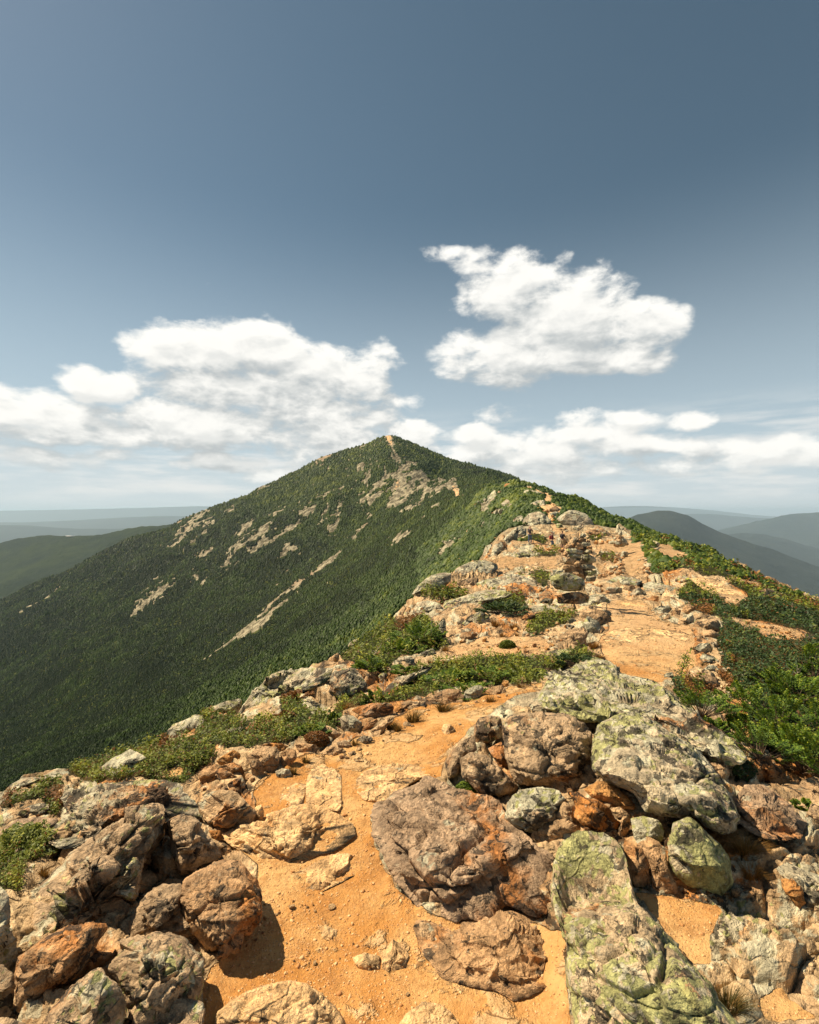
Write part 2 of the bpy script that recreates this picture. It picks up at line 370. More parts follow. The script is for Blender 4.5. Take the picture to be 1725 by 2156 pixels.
# ------------------------------------------------------------------ the ridge and its mountain
# lines across the view, each (x, y, distance); the ground is lofted from one to the next
LN = [
 [(-1600,4818,.45),(3300,4818,.45)],
 [(-1600,2790,.98),(3300,2760,.98)],
 [(-1600,2330,1.5),(0,2140,1.5),(430,2160,1.56),(700,2175,1.60),(1150,2170,1.58),(1300,2140,1.45),(1725,2130,1.45),(3300,2200,1.5)],
 [(-1600,2270,2.0),(0,1900,2.1),(450,1905,2.15),(700,1905,2.2),(1100,1900,2.15),(1300,1870,2.0),(1725,1880,2.05),(3300,2020,2.1)],
 [(-1600,2250,2.6),(0,1780,2.9),(350,1730,2.9),(600,1700,2.95),(850,1700,2.9),(1100,1680,2.75),(1400,1650,2.6),(1725,1710,2.7),(3300,1900,2.8)],
 [(-1600,2235,3.0),(0,1712,3.3),(200,1655,3.6),(400,1600,3.9),(600,1565,4.0),(850,1540,4.15),(1100,1500,4.2),(1300,1480,4.1),(1450,1520,3.9),(1600,1600,3.7),(1725,1640,3.7),(3300,1830,3.7)],
 [(-1600,2220,3.4),(0,1690,3.7),(200,1633,4.2),(350,1590,4.6),(450,1540,5.1),(600,1480,5.8),(700,1440,6.6),(800,1395,8.0),(900,1350,9.5),(1000,1320,10.3),(1150,1300,11),(1300,1300,10.4),(1400,1330,9),(1550,1380,7.3),(1725,1430,6.4),(2200,1530,5.8),(3300,1750,5.4)],
 [(-1600,2210,3.8),(0,1668,4),(140,1625,4.6),(280,1588,5.2),(350,1566,5.6),(420,1512,6),(500,1484,6.8),(600,1432,8),(700,1404,9),(740,1368,10.5),(800,1332,12.5),(860,1266,17),(900,1236,20),(960,1203,26),(1010,1186,34),(1060,1166,42),(1150,1160,45),(1250,1155,42),(1350,1163,32),(1450,1188,23),(1550,1232,17),(1725,1318,12),(2200,1500,10),(3300,1740,9)],
 [(-1600,2450,6),(0,1850,8),(350,1720,10),(600,1540,14),(740,1450,18),(860,1340,28),(960,1245,42),(1010,1205,48),(1060,1135,56),(1150,1120,58),(1250,1112,62),(1300,1122,60),(1400,1146,45),(1500,1186,36),(1600,1230,27),(1725,1280,20),(2200,1450,16),(3300,1720,13)],
 [(-1600,2300,40),(0,1700,60),(350,1590,70),(500,1500,80),(600,1445,85),(740,1375,90),(860,1275,95),(960,1200,95),(1010,1160,95),(1040,1110,90),(1090,1075,85),(1150,1062,85),(1200,1072,82),(1300,1102,75),(1400,1138,58),(1500,1177,43),(1600,1222,31),(1725,1272,23),(2200,1440,19),(3300,1700,16)],
 [(-1600,2000,250),(-400,1700,260),(0,1570,270),(200,1485,280),(420,1382,290),(640,1242,290),(800,1145,270),(900,1085,240),(985,1042,200),(1030,1024,165),(1080,1014,150),(1130,1021,140),(1200,1049,125),(1300,1090,100),(1400,1131,72),(1500,1171,50),(1600,1216,35),(1725,1266,25),(2200,1430,21),(3300,1690,18)],
 [(-1600,1850,400),(0,1430,420),(200,1360,420),(420,1285,420),(640,1170,420),(800,1095,400),(900,1052,380),(985,1034,360),(1030,1030,300),(1080,1035,300),(1130,1045,250),(1200,1075,220),(1300,1120,180),(1400,1165,130),(1500,1215,90),(1600,1270,65),(1725,1330,50),(2200,1550,40),(3300,1900,35)],
 [(-1600,1760,560),(0,1330,600),(200,1245,580),(420,1165,560),(640,1068,540),(800,1000,540),(870,985,560),(985,1005,600),(1050,1012,620),(1080,1022,620),(1130,1050,600),(1200,1100,500),(1300,1180,400),(1500,1300,250),(1725,1420,200),(3300,2000,150)],
 [(-1600,1780,900),(-400,1420,900),(0,1259,880),(60,1234,875),(120,1206,870),(168,1182,860),(252,1144,850),(331,1110,840),(414,1077,820),(500,1042,800),(560,1013,785),(621,987,765),(672,958,745),(720,944,735),(752,934,728),(785,920,715),(808,912,702),(830,911,700),(845,917,702),(880,930,710),(941,959,725),(1000,976,740),(1047,991,755),(1095,1014,770),(1130,1040,780),(1200,1090,780),(1725,1500,600),(3300,2200,400)],
 [(-1600,1850,1200),(0,1360,1250),(400,1180,1200),(800,1010,1000),(1100,1120,1000),(1725,1600,900),(3300,2200,700)],
 [(-1600,1700,2600),(0,1330,3000),(862,1300,3000),(1725,1380,2600),(3300,1500,2400)]]
def axis_x():
    inn = np.arange(-12, 1738, 3.0); r = [1738.]; l = [-12.]
    while r[-1] < 3300: r.append(r[-1] + 3 + (r[-1] - 1735) * .03)
    while l[-1] > -1600: l.append(l[-1] - 3 - (-12 - l[-1]) * .03)
    return np.concatenate([l[:0:-1], inn, r])
def smooth1(a, s):
    k = np.exp(-.5 * (np.arange(-3 * s, 3 * s + 1) / s) ** 2); k /= k.sum(); n = len(k) // 2
    return np.convolve(np.concatenate([np.full(n, a[0]), a, np.full(n, a[-1])]), k, 'valid')
def loft(lines, X, step=3.0, sm=4):
    S, LY = [], []
    for ln in lines:
        ln = np.array(ln, float)
        py = smooth1(np.interp(X, ln[:, 0], ln[:, 1]), sm); ly = smooth1(np.interp(X, ln[:, 0], np.log(ln[:, 2])), sm)
        S.append((CY - py) / F); LY.append(ly)
    inn = (X > 0) & (X < 1725); rs, rl = [], []
    for i in range(len(S) - 1):
        gap = np.abs(S[i + 1] - S[i])[inn].mean() * F; n = int(np.clip(gap / step, 10, 170)) if i > 0 else 12
        for t in np.arange(n) / n: rs.append(S[i] * (1 - t) + S[i + 1] * t); rl.append(LY[i] * (1 - t) + LY[i + 1] * t)
    rs.append(S[-1]); rl.append(LY[-1])
    return np.array(rs), np.array(rl)
def grid_faces(nr, nc):
    i = np.arange(nr * nc).reshape(nr, nc)
    return np.stack([i[:-1, :-1], i[:-1, 1:], i[1:, 1:], i[1:, :-1]], -1).reshape(-1, 4)

def masks(table, PX, PY, Y, seed, ymin, ymax, wob=5):
    P = np.stack([PX, PY, np.full_like(PX, seed)], -1)
    wx = fbm(P / 30, 4, .6) * wob * 1.6; wy = fbm(P / 30 + 77, 4, .6) * wob
    qx, qy = PX + wx, PY + wy; m = np.zeros(PX.shape, bool); ok = (Y > ymin) & (Y < ymax)
    for z, txt in table:
        p = zp(z, txt); lo, hi = p.min(0), p.max(0)
        k = ok & (qx > lo[0]) & (qx < hi[0]) & (qy > lo[1]) & (qy < hi[1])
        idx = np.nonzero(k)[0]
        if len(idx): m[idx] |= inpoly(p, qx[idx], qy[idx])
    return m.astype(np.float32)

DIRT = [('q','597,150 632,158 655,230 652,290 700,338 662,345 640,285 612,220'),('q','640,530 690,450 700,470 665,530'),('q','1040,540 1080,545 1115,576 1060,570'),
 ('_','400,2400 430,2060 500,1990 550,1900 540,1820 470,1770 540,1720 535,1650 640,1590 700,1580 800,1540 870,1490 960,1480 1050,1455 1140,1440 1150,1450 1080,1480 1040,1500 990,1540 940,1590 930,1640 880,1640 780,1720 790,1790 830,1860 900,1930 1000,1950 1100,1940 1190,1960 1200,2156 1230,2400'),
 ('D','70,510 90,450 170,420 130,360 120,260 150,200 250,190 400,200 450,270 540,340 650,390 780,450 800,500 770,600 830,650 760,760 600,780 560,830 440,830 220,760 120,660'),
 ('h','430,330 430,230 460,150 540,125 580,150 575,220 570,290 560,325'), ('h','655,140 760,160 880,235 860,250 740,252 640,210'),
 ('h','240,150 440,120 490,130 470,180 430,200 400,190 260,180'), ('h','260,250 350,280 330,310 270,330'), ('h','1080,650 1280,660 1430,690 1560,730 1685,760 1620,785 1450,775 1330,730 1200,700'),
 ('h','1090,360 1180,370 1300,400 1340,430 1540,490 1480,500 1400,460 1330,430 1200,400'), ('h','680,330 780,340 770,370 700,360'),
 ('c','640,400 900,440 1160,530 1080,700 1100,850 1000,870 850,700 720,520'), ('c','1360,1080 1500,980 1600,1080 1725,1198 1400,1198'),
 ('C','320,740 500,660 700,600 960,590 1230,660 1130,740 900,760 500,770'), ('C','1180,380 1380,350 1400,400 1240,420'),
 ('p','0,880 340,870 720,890 700,1010 480,960 200,990 0,980'), ('p','480,330 640,290 760,350 700,440 640,470 690,520 840,590 920,640 800,650 650,600 600,450 540,380'),
 ('p','280,80 420,120 540,190 620,205 640,290 540,290 570,220 400,150'), ('A','1190,540 1330,490 1380,500 1370,550 1250,560'), ('B','990,700 1050,570 1060,600 1010,690'), ('D','960,980 1120,940 1200,1010 1160,1150 1080,1180 1130,1060'), ('D','1080,1150 1200,1170 1200,1270 1100,1240')]
VEG = [('A','500,540 620,430 760,430 880,380 1000,340 1130,210 1260,215 1300,300 1470,240 1520,100 1725,100 1725,280 1600,320 1640,400 1500,470 1400,600 1380,620 1100,560 800,590 650,590'),
 ('A','0,760 60,700 250,700 300,630 450,630 500,650 440,700 500,790 430,850 300,850 370,780 300,740 100,800 0,830'), ('A','-40,1050 150,1030 320,1020 410,1060 300,1150 200,1200 150,1400 -40,1400'),
 ('B','60,740 220,720 320,690 330,750 640,770 820,690 990,690 1080,760 960,830 800,870 700,910 480,920 380,1000 330,960 100,940 0,900 0,830'),
 ('B','640,560 740,580 820,640 820,730 700,760 640,700'), ('B','700,470 780,430 900,450 1000,430 990,470 880,480 760,510'),
 ('B','1000,650 1100,560 1240,560 1300,590 1420,580 1520,540 1725,400 1725,560 1480,610 1200,620 1160,660 1060,690'), ('B','1080,300 1200,180 1300,70 1450,20 1725,-40 1725,190 1500,300 1420,420 1200,340 1120,330'),
 ('C','-40,500 130,480 200,470 350,560 350,650 440,680 300,720 150,760 -40,830'), ('C','150,850 400,790 700,760 1100,760 1300,780 1280,830 1100,860 960,900 860,860 820,960 680,940 500,990 250,1060 0,1100 0,1030 100,950 200,860'),
 ('C','660,380 700,320 830,300 960,300 1020,370 1000,420 900,460 800,440 700,440'), ('C','200,300 380,250 560,260 600,280 420,320 330,340'), ('C','860,120 1100,100 1190,130 1180,240 1100,220 1060,160 950,130'),
 ('C','980,560 1050,510 1150,450 1380,420 1400,480 1250,530 1100,600 1020,600'), ('C','1270,740 1400,670 1520,700 1500,770 1400,800 1290,790'), ('C','860,900 1140,900 1140,960 1020,1020 900,1010'), ('C','790,45 840,45 840,65 790,68'),
 ('D','960,560 1000,420 1080,400 1270,440 1420,520 1725,520 2600,600 2600,2000 1725,1500 1350,1355 1200,1270 1210,1120 1200,900 1130,880 960,800 990,720 1000,640'),
 ('D','720,240 640,200 700,120 800,90 880,130 980,200 1060,250 1200,240 1200,180 1060,90 900,30 780,0 640,-10 500,20 450,-100 350,-200 300,-300 600,-400 1000,-80 1300,60 1500,170 1725,240 2600,600 2600,900 1725,500 1500,440 1300,380 1000,360 800,290'),
 ('D','1270,180 1330,210 1400,250 1500,200 1725,240 1725,420 1500,400 1250,300'), ('D','30,1110 60,1040 150,1030 220,1060 120,1080'), ('D','290,930 340,960 430,1060 350,1040'), ('D','610,800 700,790 1040,900 1000,940 880,900 860,1040 780,1030 700,930 620,870'),
 ('p','420,880 460,820 700,810 750,850 700,885'), ('p','1080,870 1100,820 1290,820 1330,880 1280,920 1110,900'), ('p','980,640 1050,640 1200,690 1180,710 1060,715'), ('p','260,680 420,640 600,700 590,740 460,740 300,700'), ('f','1220,740 1330,760 1380,850 1300,860 1220,820')]
FARROCK = [('q','660,370 780,360 880,420 920,480 900,560 860,600 800,640 700,680 670,640 690,560 640,540 640,470 700,440'), ('q','920,560 940,480 980,460 1060,510 1110,575 1020,560 930,575'),
 ('q','590,150 630,155 655,220 660,310 720,345 640,360 630,280 595,230'), ('q','585,390 640,400 630,450 590,460'), ('q','450,400 490,390 510,450 480,500 450,480'), ('q','430,590 500,490 600,480 560,560 480,620 510,650 470,670'),
 ('q','400,790 500,720 470,770 420,800'), ('q','370,830 430,810 400,835'), ('q','120,1050 170,1000 230,950 300,890 260,960 200,1020 140,1060'), ('q','-40,1186 90,1100 40,1160 -10,1200'), ('q','400,370 460,360 450,410 410,410'),
 ('q','610,900 700,790 760,800 740,840 680,880 640,880'), ('q','800,740 850,680 940,610 960,640 880,690'), ('q','600,600 660,570 640,620 590,640'), ('q','140,780 180,700 240,690 290,600 300,660 270,750 170,790'),
 ('q','1190,600 1210,550 1290,530 1330,590 1260,650 1200,650'), ('q','1275,690 1290,650 1370,660 1360,700'), ('q','925,920 960,860 1070,850 1060,900 960,970'), ('q','1090,830 1150,780 1180,810 1120,850'), ('q','1350,610 1390,590 1430,620 1430,650'), ('q','1200,770 1230,750 1240,780'),
 ('q','1240,650 1300,640 1330,640 1290,680'), ('q','380,230 470,205 450,250 400,250'), ('q','140,320 190,290 260,280 230,320 160,340'),
 ('r','400,590 480,530 560,420 640,380 720,320 700,380 640,450 600,530 530,580 460,635 460,580'), ('r','680,430 740,390 780,440 720,500 690,480'), ('r','635,670 680,600 760,550 750,600 700,650'), ('r','590,810 610,760 645,740 620,790'), ('r','530,440 560,400 570,430'),
 ('r','200,1005 260,920 330,880 400,820 500,760 520,790 480,850 440,920 350,1000 290,1000'), ('r','595,830 680,775 650,840'), ('r','640,890 740,790 690,870'),
 ('r','830,740 850,650 950,600 1050,480 1150,420 1180,400 1140,480 1100,560 1020,660 960,640 880,730 800,800 760,790'), ('r','1130,580 1200,500 1280,400 1400,320 1480,260 1560,220 1500,290 1400,360 1340,400 1290,470 1200,540 1150,590'),
 ('r','880,500 950,430 1040,380 1000,450 930,510'), ('r','1130,370 1230,300 1220,330 1150,380'), ('r','820,350 900,300 890,390 860,400'), ('r','1440,460 1560,330 1640,220 1670,170 1620,260 1570,400 1500,430'),
 ('r','1400,740 1500,650 1620,560 1560,630 1480,700 1430,740 1300,860 1200,930 1080,1040 1040,1045 1200,880 1320,800'), ('r','1145,830 1190,795 1170,830'),
 ('r','660,1300 780,1210 880,1150 960,1080 1140,1045 1060,1110 980,1170 900,1170 800,1230 690,1300'), ('r','1180,640 1240,580 1340,570 1260,620 1200,650'), ('r','980,180 1130,165 1080,200'), ('r','520,430 560,400 600,410 560,440'), ('r','1310,620 1340,610 1330,640'), ('r','1640,500 1725,480 1700,510'),
 ('s','150,1365 300,1260 440,1160 555,1095 480,1160 340,1260 230,1330'), ('s','1050,740 1080,710 1060,755')]

def rcrs(V, Y): s = (2.0 / Y) ** .7; return V * s[:, None], 1 / s

def build_ridge():
    X = axis_x(); S, LY = loft(LN, X); nr, nc = S.shape
    K = np.exp(-.5 * (np.arange(-6, 7) / 2.2) ** 2); K /= K.sum()       # soften the joins between lines
    def sm(A):
        B = np.pad(A, ((6, 6), (0, 0)), 'edge'); return sum(K[i] * B[i:i + len(A)] for i in range(13))
    S, LY = sm(S), sm(LY)
    Y = np.exp(LY); PX = np.broadcast_to(X, S.shape); XX = (PX - CX) / F * Y; Z = S * Y
    y = Y.ravel().astype(float); px = PX.ravel().astype(float); py = CY - F * S.ravel()
    near = 1 - sstep(y, 48, 62)
    rowi = np.repeat(np.arange(nr), nc)
    vegm = masks(VEG, px, py, y, 3.0, .5, 75, 6); dirt = masks(DIRT, px, py, y, 5.0, .3, 1000, 3)
    frock = masks(FARROCK, px, py, y, 9.0, 48, 1000, 5)
    P = np.stack([XX.ravel(), y, Z.ravel()], -1)
    def blur(a, k=3):
        a = a.reshape(nr, nc); kk = np.exp(-.5 * (np.arange(-2 * k, 2 * k + 1) / k) ** 2); kk /= kk.sum()
        b = np.pad(a, ((2 * k, 2 * k), (0, 0)), 'edge'); a = sum(kk[i] * b[i:i + nr] for i in range(4 * k + 1))
        b = np.pad(a, ((0, 0), (2 * k, 2 * k)), 'edge'); return sum(kk[i] * b[:, i:i + nc] for i in range(4 * k + 1)).ravel()
    # broken small outcrops high on the mountain
    al = P[:, 0] * .80 + P[:, 2] * .60; ac = P[:, 2] * .80 - P[:, 0] * .60; nn = fbm(np.stack([al / 26., P[:, 1] / 60., ac / 5.5], 1), 5, .62)
    n2 = fbm(P / np.array([9., 22., 6.]) + 9, 4, .6)
    high = sstep(P[:, 2], -40, 60) * (y > 300)
    right_dark = sstep(px, 860, 900)
    fb = blur(frock, 5); frock = np.maximum((((np.minimum(fb, .62) * 1.15 + nn * 1.05 + n2 * .45 > .60) & (fb > .06)) | ((frock > 0) & (nn + .6 * n2 > -.07))).astype(float), (n2 > .56 - .26 * high * (1 - .9 * right_dark)).astype(float) * (y > 60))
    dirt = dirt * (1 - np.zeros_like(dirt)); veg = np.where(y > 50, np.where(y < 75, np.maximum(vegm, sstep(y, 62, 70)), 1.0), vegm)
    veg = veg * (1 - dirt); veg = np.where((y > 55), veg * (1 - frock), veg)
    # small tufts between the near rocks
    rock = 1 - np.maximum(veg, dirt)
    rockS, vegS, dirtS, frS = blur(rock, 6), blur(veg, 6), blur(dirt, 6), blur(frock, 2)
    vegM, dirtM = blur(veg, 2), blur(dirt, 2)
    dz = np.zeros_like(y); lam = .03
    for k in range(15):
        w = sstep(lam / y, .012, .03) * (1 - sstep(lam / y, .10, .22))
        w = w * np.where(y > 55, 1.0, 1.0)
        i = np.nonzero(w > .001)[0]
        if len(i):
            a = P[i] / lam + 31.7 * k
            rid = 1 - 2 * np.abs(gnoise(a)); so = gnoise(a + 9.1)
            amp = rockS[i] * (.115 * (rid - .35)) * (1 - .35 * (1 - near[i])) + vegS[i] * .085 * so + dirtS[i] * .022 * so
            dz[i] += w[i] * amp * lam
        lam *= 2
    # mountain relief: cliffs and gullies
    mt = sstep(y, 180, 420)
    g1 = gnoise(np.stack([al / 260., P[:, 1] / 260., ac / 46.], 1)); g2 = 1 - 2 * np.abs(gnoise(np.stack([al / 120., P[:, 1] / 150., ac / 21.], 1) + 5))
    dz += mt * (g1 * 13 + g2 * 4.0) * (1 - .85 * sstep(y / np.interp(px, [q_[0] for q_ in LN[13]], [q_[2] for q_ in LN[13]]), .80, .97))
    # jointed bedrock close by
    i = np.nonzero((y < 60) & (rockS > .05))[0]; sc_ = (2. / y[i]) ** .8; Q = P[i] * sc_[:, None]
    for sc2, am in ((3.4, .055), (8.5, .022)):
        b_, gr_ = blocks(Q * np.array([.8, 1.5, 2.0]) * sc2); dz[i] += rockS[i] ** 2 * (b_ * am - (1 - gr_) * am * .5) / sc_
    fm = sstep(y, 120, 300)
    dz += frS * (y > 55) * ((fbm(P / np.array([14., 14., 30.]), 5, .6)) * 3.2 + .8) * np.minimum(1, y / 600)
    dz += vegS * near * (.010 * y)
    dz *= np.where(rowi < 14, 0.3, 1)
    Z2 = Z.ravel() + dz
    V = np.stack([XX.ravel(), y, Z2], -1)
    V[:, 2] = Z2; rc, rs = rcrs(V, y)
    far = sstep(y, 50, 75)
    o = mesh_obj('ridge_ground', V, [grid_faces(nr, nc)], M_TERR, attrs=dict(rc=rc, rs=rs, veg=np.where(y > 55, veg, vegM), dirt=dirtM, far=far))
    tag(o, kind='structure')
    S2 = (Z2 / y).reshape(nr, nc); CM = np.maximum.accumulate(S2, 0)
    return X, S2, CM, Y, veg.reshape(nr, nc), dirt.reshape(nr, nc), frock.reshape(nr, nc)
GX, GS, GCM, GY, GVEG, GDIRT, GROCK = build_ridge()

def hit_many(px, py):
    """first visible ground point along each line of sight -> distance, row, column (distance nan = sky)"""
    px = np.asarray(px, float); py = np.asarray(py, float); s = (CY - py) / F
    c = np.clip(np.searchsorted(GX, px), 1, len(GX) - 1); c -= (px - GX[c - 1]) < (GX[c] - px)
    lo = np.zeros(len(px), int); hi = np.full(len(px), GCM.shape[0] - 1)
    for _ in range(12):
        mid = (lo + hi) // 2; g = GCM[mid, c] >= s
        hi = np.where(g, mid, hi); lo = np.where(g, lo, np.minimum(mid + 1, hi))
    r = hi; sky = GCM[-1, c] < s
    r0 = np.maximum(r - 1, 0); s0 = GS[r0, c]; s1 = GS[r, c]
    t = np.clip((s - s0) / np.where(np.abs(s1 - s0) < 1e-9, 1e-9, s1 - s0), 0, 1)
    Y = GY[r0, c] * (1 - t) + GY[r, c] * t
    return np.where(sky, np.nan, Y), r, c
def hit(px, py):
    Y, r, c = hit_many([px], [py]); return float(Y[0])
def world(px, py, Y): return np.array([(px - CX) / F * Y, Y, (CY - py) / F * Y])
def ground_z(x, y):
    """ground height under a point"""
    px = CX + F * x / y; c = int(np.clip(np.searchsorted(GX, px), 1, len(GX) - 1))
    return float(np.interp(y, GY[:, c], GS[:, c] * GY[:, c]))
# ------------------------------------------------------------------ far country
def hill_mat(name, c1, c2, rockc=None, scale=.004, thr=.70):
    m, nt, b = new_mat(name, .95, .1)
    P = nt.node('ShaderNodeNewGeometry').outputs['Position']
    n = nt.noise(P, scale, 10, .68); n2 = nt.noise(P, scale * 6, 6, .7)
    col = nt.mix(nt.step(n, .35, .65), c1, c2)
    if rockc:
        z = nt.node('ShaderNodeSeparateXYZ'); nt.l.new(P, z.inputs[0])
        col = nt.mix(nt.math('MULTIPLY', nt.step(n2, thr, thr + .05), nt.step(z.outputs[2], -140, 60)), col, rockc)
    finish(nt, b, col, nt.math('MULTIPLY', n2, 25), 1.0)
    return m
def sheet(name, lines, xr, mat, step=5, amp=.02, ncol=330, l0=500.):
    X = np.linspace(xr[0], xr[1], ncol); S, LY = loft(lines, X, step, 5); Y = np.exp(LY)
    P = np.stack([((X - CX) / F * Y).ravel(), Y.ravel(), (S * Y).ravel()], -1)
    dz = (fbm(P * np.array([1, 1, .3]) / l0, 6, .55, True) - .2) * l0 * amp
    P[:, 2] += dz
    return tag(mesh_obj(name, P, [grid_faces(*S.shape)], mat), kind='structure')
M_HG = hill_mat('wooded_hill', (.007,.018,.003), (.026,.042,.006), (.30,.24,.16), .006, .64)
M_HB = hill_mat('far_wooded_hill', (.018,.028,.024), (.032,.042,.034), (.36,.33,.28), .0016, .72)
M_HV = hill_mat('valley_land', (.030,.050,.024), (.060,.078,.036), None, .0008)
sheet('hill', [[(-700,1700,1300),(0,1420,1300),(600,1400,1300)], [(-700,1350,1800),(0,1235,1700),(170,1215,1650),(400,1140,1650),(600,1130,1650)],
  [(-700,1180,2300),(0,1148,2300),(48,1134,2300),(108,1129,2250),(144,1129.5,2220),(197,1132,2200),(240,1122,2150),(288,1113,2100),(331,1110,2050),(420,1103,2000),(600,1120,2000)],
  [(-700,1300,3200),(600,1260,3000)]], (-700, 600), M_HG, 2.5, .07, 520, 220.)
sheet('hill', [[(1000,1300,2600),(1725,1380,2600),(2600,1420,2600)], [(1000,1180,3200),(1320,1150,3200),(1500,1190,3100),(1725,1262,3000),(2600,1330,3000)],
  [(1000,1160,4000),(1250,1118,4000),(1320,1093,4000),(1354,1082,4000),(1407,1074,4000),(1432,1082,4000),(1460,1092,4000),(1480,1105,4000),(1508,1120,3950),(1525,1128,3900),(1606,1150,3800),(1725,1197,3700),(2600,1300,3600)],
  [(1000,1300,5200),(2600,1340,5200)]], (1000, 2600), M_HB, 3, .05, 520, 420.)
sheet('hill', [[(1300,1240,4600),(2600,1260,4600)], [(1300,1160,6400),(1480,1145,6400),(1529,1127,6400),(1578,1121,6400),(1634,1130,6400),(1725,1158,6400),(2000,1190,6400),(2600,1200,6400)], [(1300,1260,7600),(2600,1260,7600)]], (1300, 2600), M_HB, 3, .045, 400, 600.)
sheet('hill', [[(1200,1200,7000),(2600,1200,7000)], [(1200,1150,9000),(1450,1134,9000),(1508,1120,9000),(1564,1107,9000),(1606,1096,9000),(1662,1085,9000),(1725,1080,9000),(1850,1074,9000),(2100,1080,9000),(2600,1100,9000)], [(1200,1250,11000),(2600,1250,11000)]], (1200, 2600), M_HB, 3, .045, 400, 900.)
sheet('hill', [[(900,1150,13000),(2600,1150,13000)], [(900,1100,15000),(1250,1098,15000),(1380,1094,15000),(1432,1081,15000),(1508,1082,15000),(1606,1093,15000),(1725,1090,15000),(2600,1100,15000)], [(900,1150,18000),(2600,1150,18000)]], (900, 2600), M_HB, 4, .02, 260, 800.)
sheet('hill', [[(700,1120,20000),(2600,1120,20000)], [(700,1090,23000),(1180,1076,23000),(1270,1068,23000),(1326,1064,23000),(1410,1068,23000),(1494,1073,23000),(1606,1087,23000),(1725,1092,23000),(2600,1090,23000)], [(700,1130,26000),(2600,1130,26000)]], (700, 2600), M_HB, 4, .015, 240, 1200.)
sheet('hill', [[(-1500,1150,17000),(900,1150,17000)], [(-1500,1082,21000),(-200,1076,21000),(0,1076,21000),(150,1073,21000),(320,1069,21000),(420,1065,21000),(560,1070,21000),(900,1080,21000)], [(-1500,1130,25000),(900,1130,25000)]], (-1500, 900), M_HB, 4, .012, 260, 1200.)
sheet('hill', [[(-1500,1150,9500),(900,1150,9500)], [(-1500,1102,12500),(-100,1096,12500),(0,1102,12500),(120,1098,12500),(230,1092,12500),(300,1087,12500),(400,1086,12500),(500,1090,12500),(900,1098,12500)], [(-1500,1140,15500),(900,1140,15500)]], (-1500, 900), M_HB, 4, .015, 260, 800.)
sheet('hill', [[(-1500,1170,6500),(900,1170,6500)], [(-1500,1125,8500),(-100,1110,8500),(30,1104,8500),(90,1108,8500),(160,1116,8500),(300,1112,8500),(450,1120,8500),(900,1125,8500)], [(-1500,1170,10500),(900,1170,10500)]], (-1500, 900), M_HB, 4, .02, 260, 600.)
# valley floor out to the horizon
def valley():
    n = 140; xs = np.linspace(-34000, 34000, n); ys = np.concatenate([np.linspace(-1500, 4000, 40), np.linspace(4300, 34000, 80)])
    A, B = np.meshgrid(xs, ys); P = np.stack([A.ravel(), B.ravel(), np.full(A.size, -820.)], -1)
    P[:, 2] += fbm(P / 5000, 4, .5) * 160 - .0 * B.ravel()
    tag(mesh_obj('valley_floor', P, [grid_faces(*A.shape)], M_HV), kind='structure')
valley()
def haze():
    x0, x1, y0, y1, z0, z1 = -35000, 35000, -1600, 35000, -1100, 185
    V = [(x, y, z) for z in (z0, z1) for y in (y0, y1) for x in (x0, x1)]
    Fc = [[0,2,3,1],[4,5,7,6],[0,1,5,4],[2,6,7,3],[0,4,6,2],[1,3,7,5]]
    m = bpy.data.materials.new('haze_air'); m.use_nodes = True; nt = NT(m.node_tree)
    nt.n.remove(nt.n['Principled BSDF'])
    v = nt.node('ShaderNodeVolumePrincipled'); v.inputs['Density'].default_value = HAZE; v.inputs['Color'].default_value = (.60, .80, 1.0, 1); v.inputs['Anisotropy'].default_value = .1
    nt.l.new(v.outputs[0], nt.n['Material Output'].inputs['Volume'])
    o = mesh_obj('haze', V, [np.array(Fc)], m, smooth=False); tag(o, kind='stuff', label='pale blue air thickening over the far hills', cat='haze')
HAZE = 0.55e-4
haze()
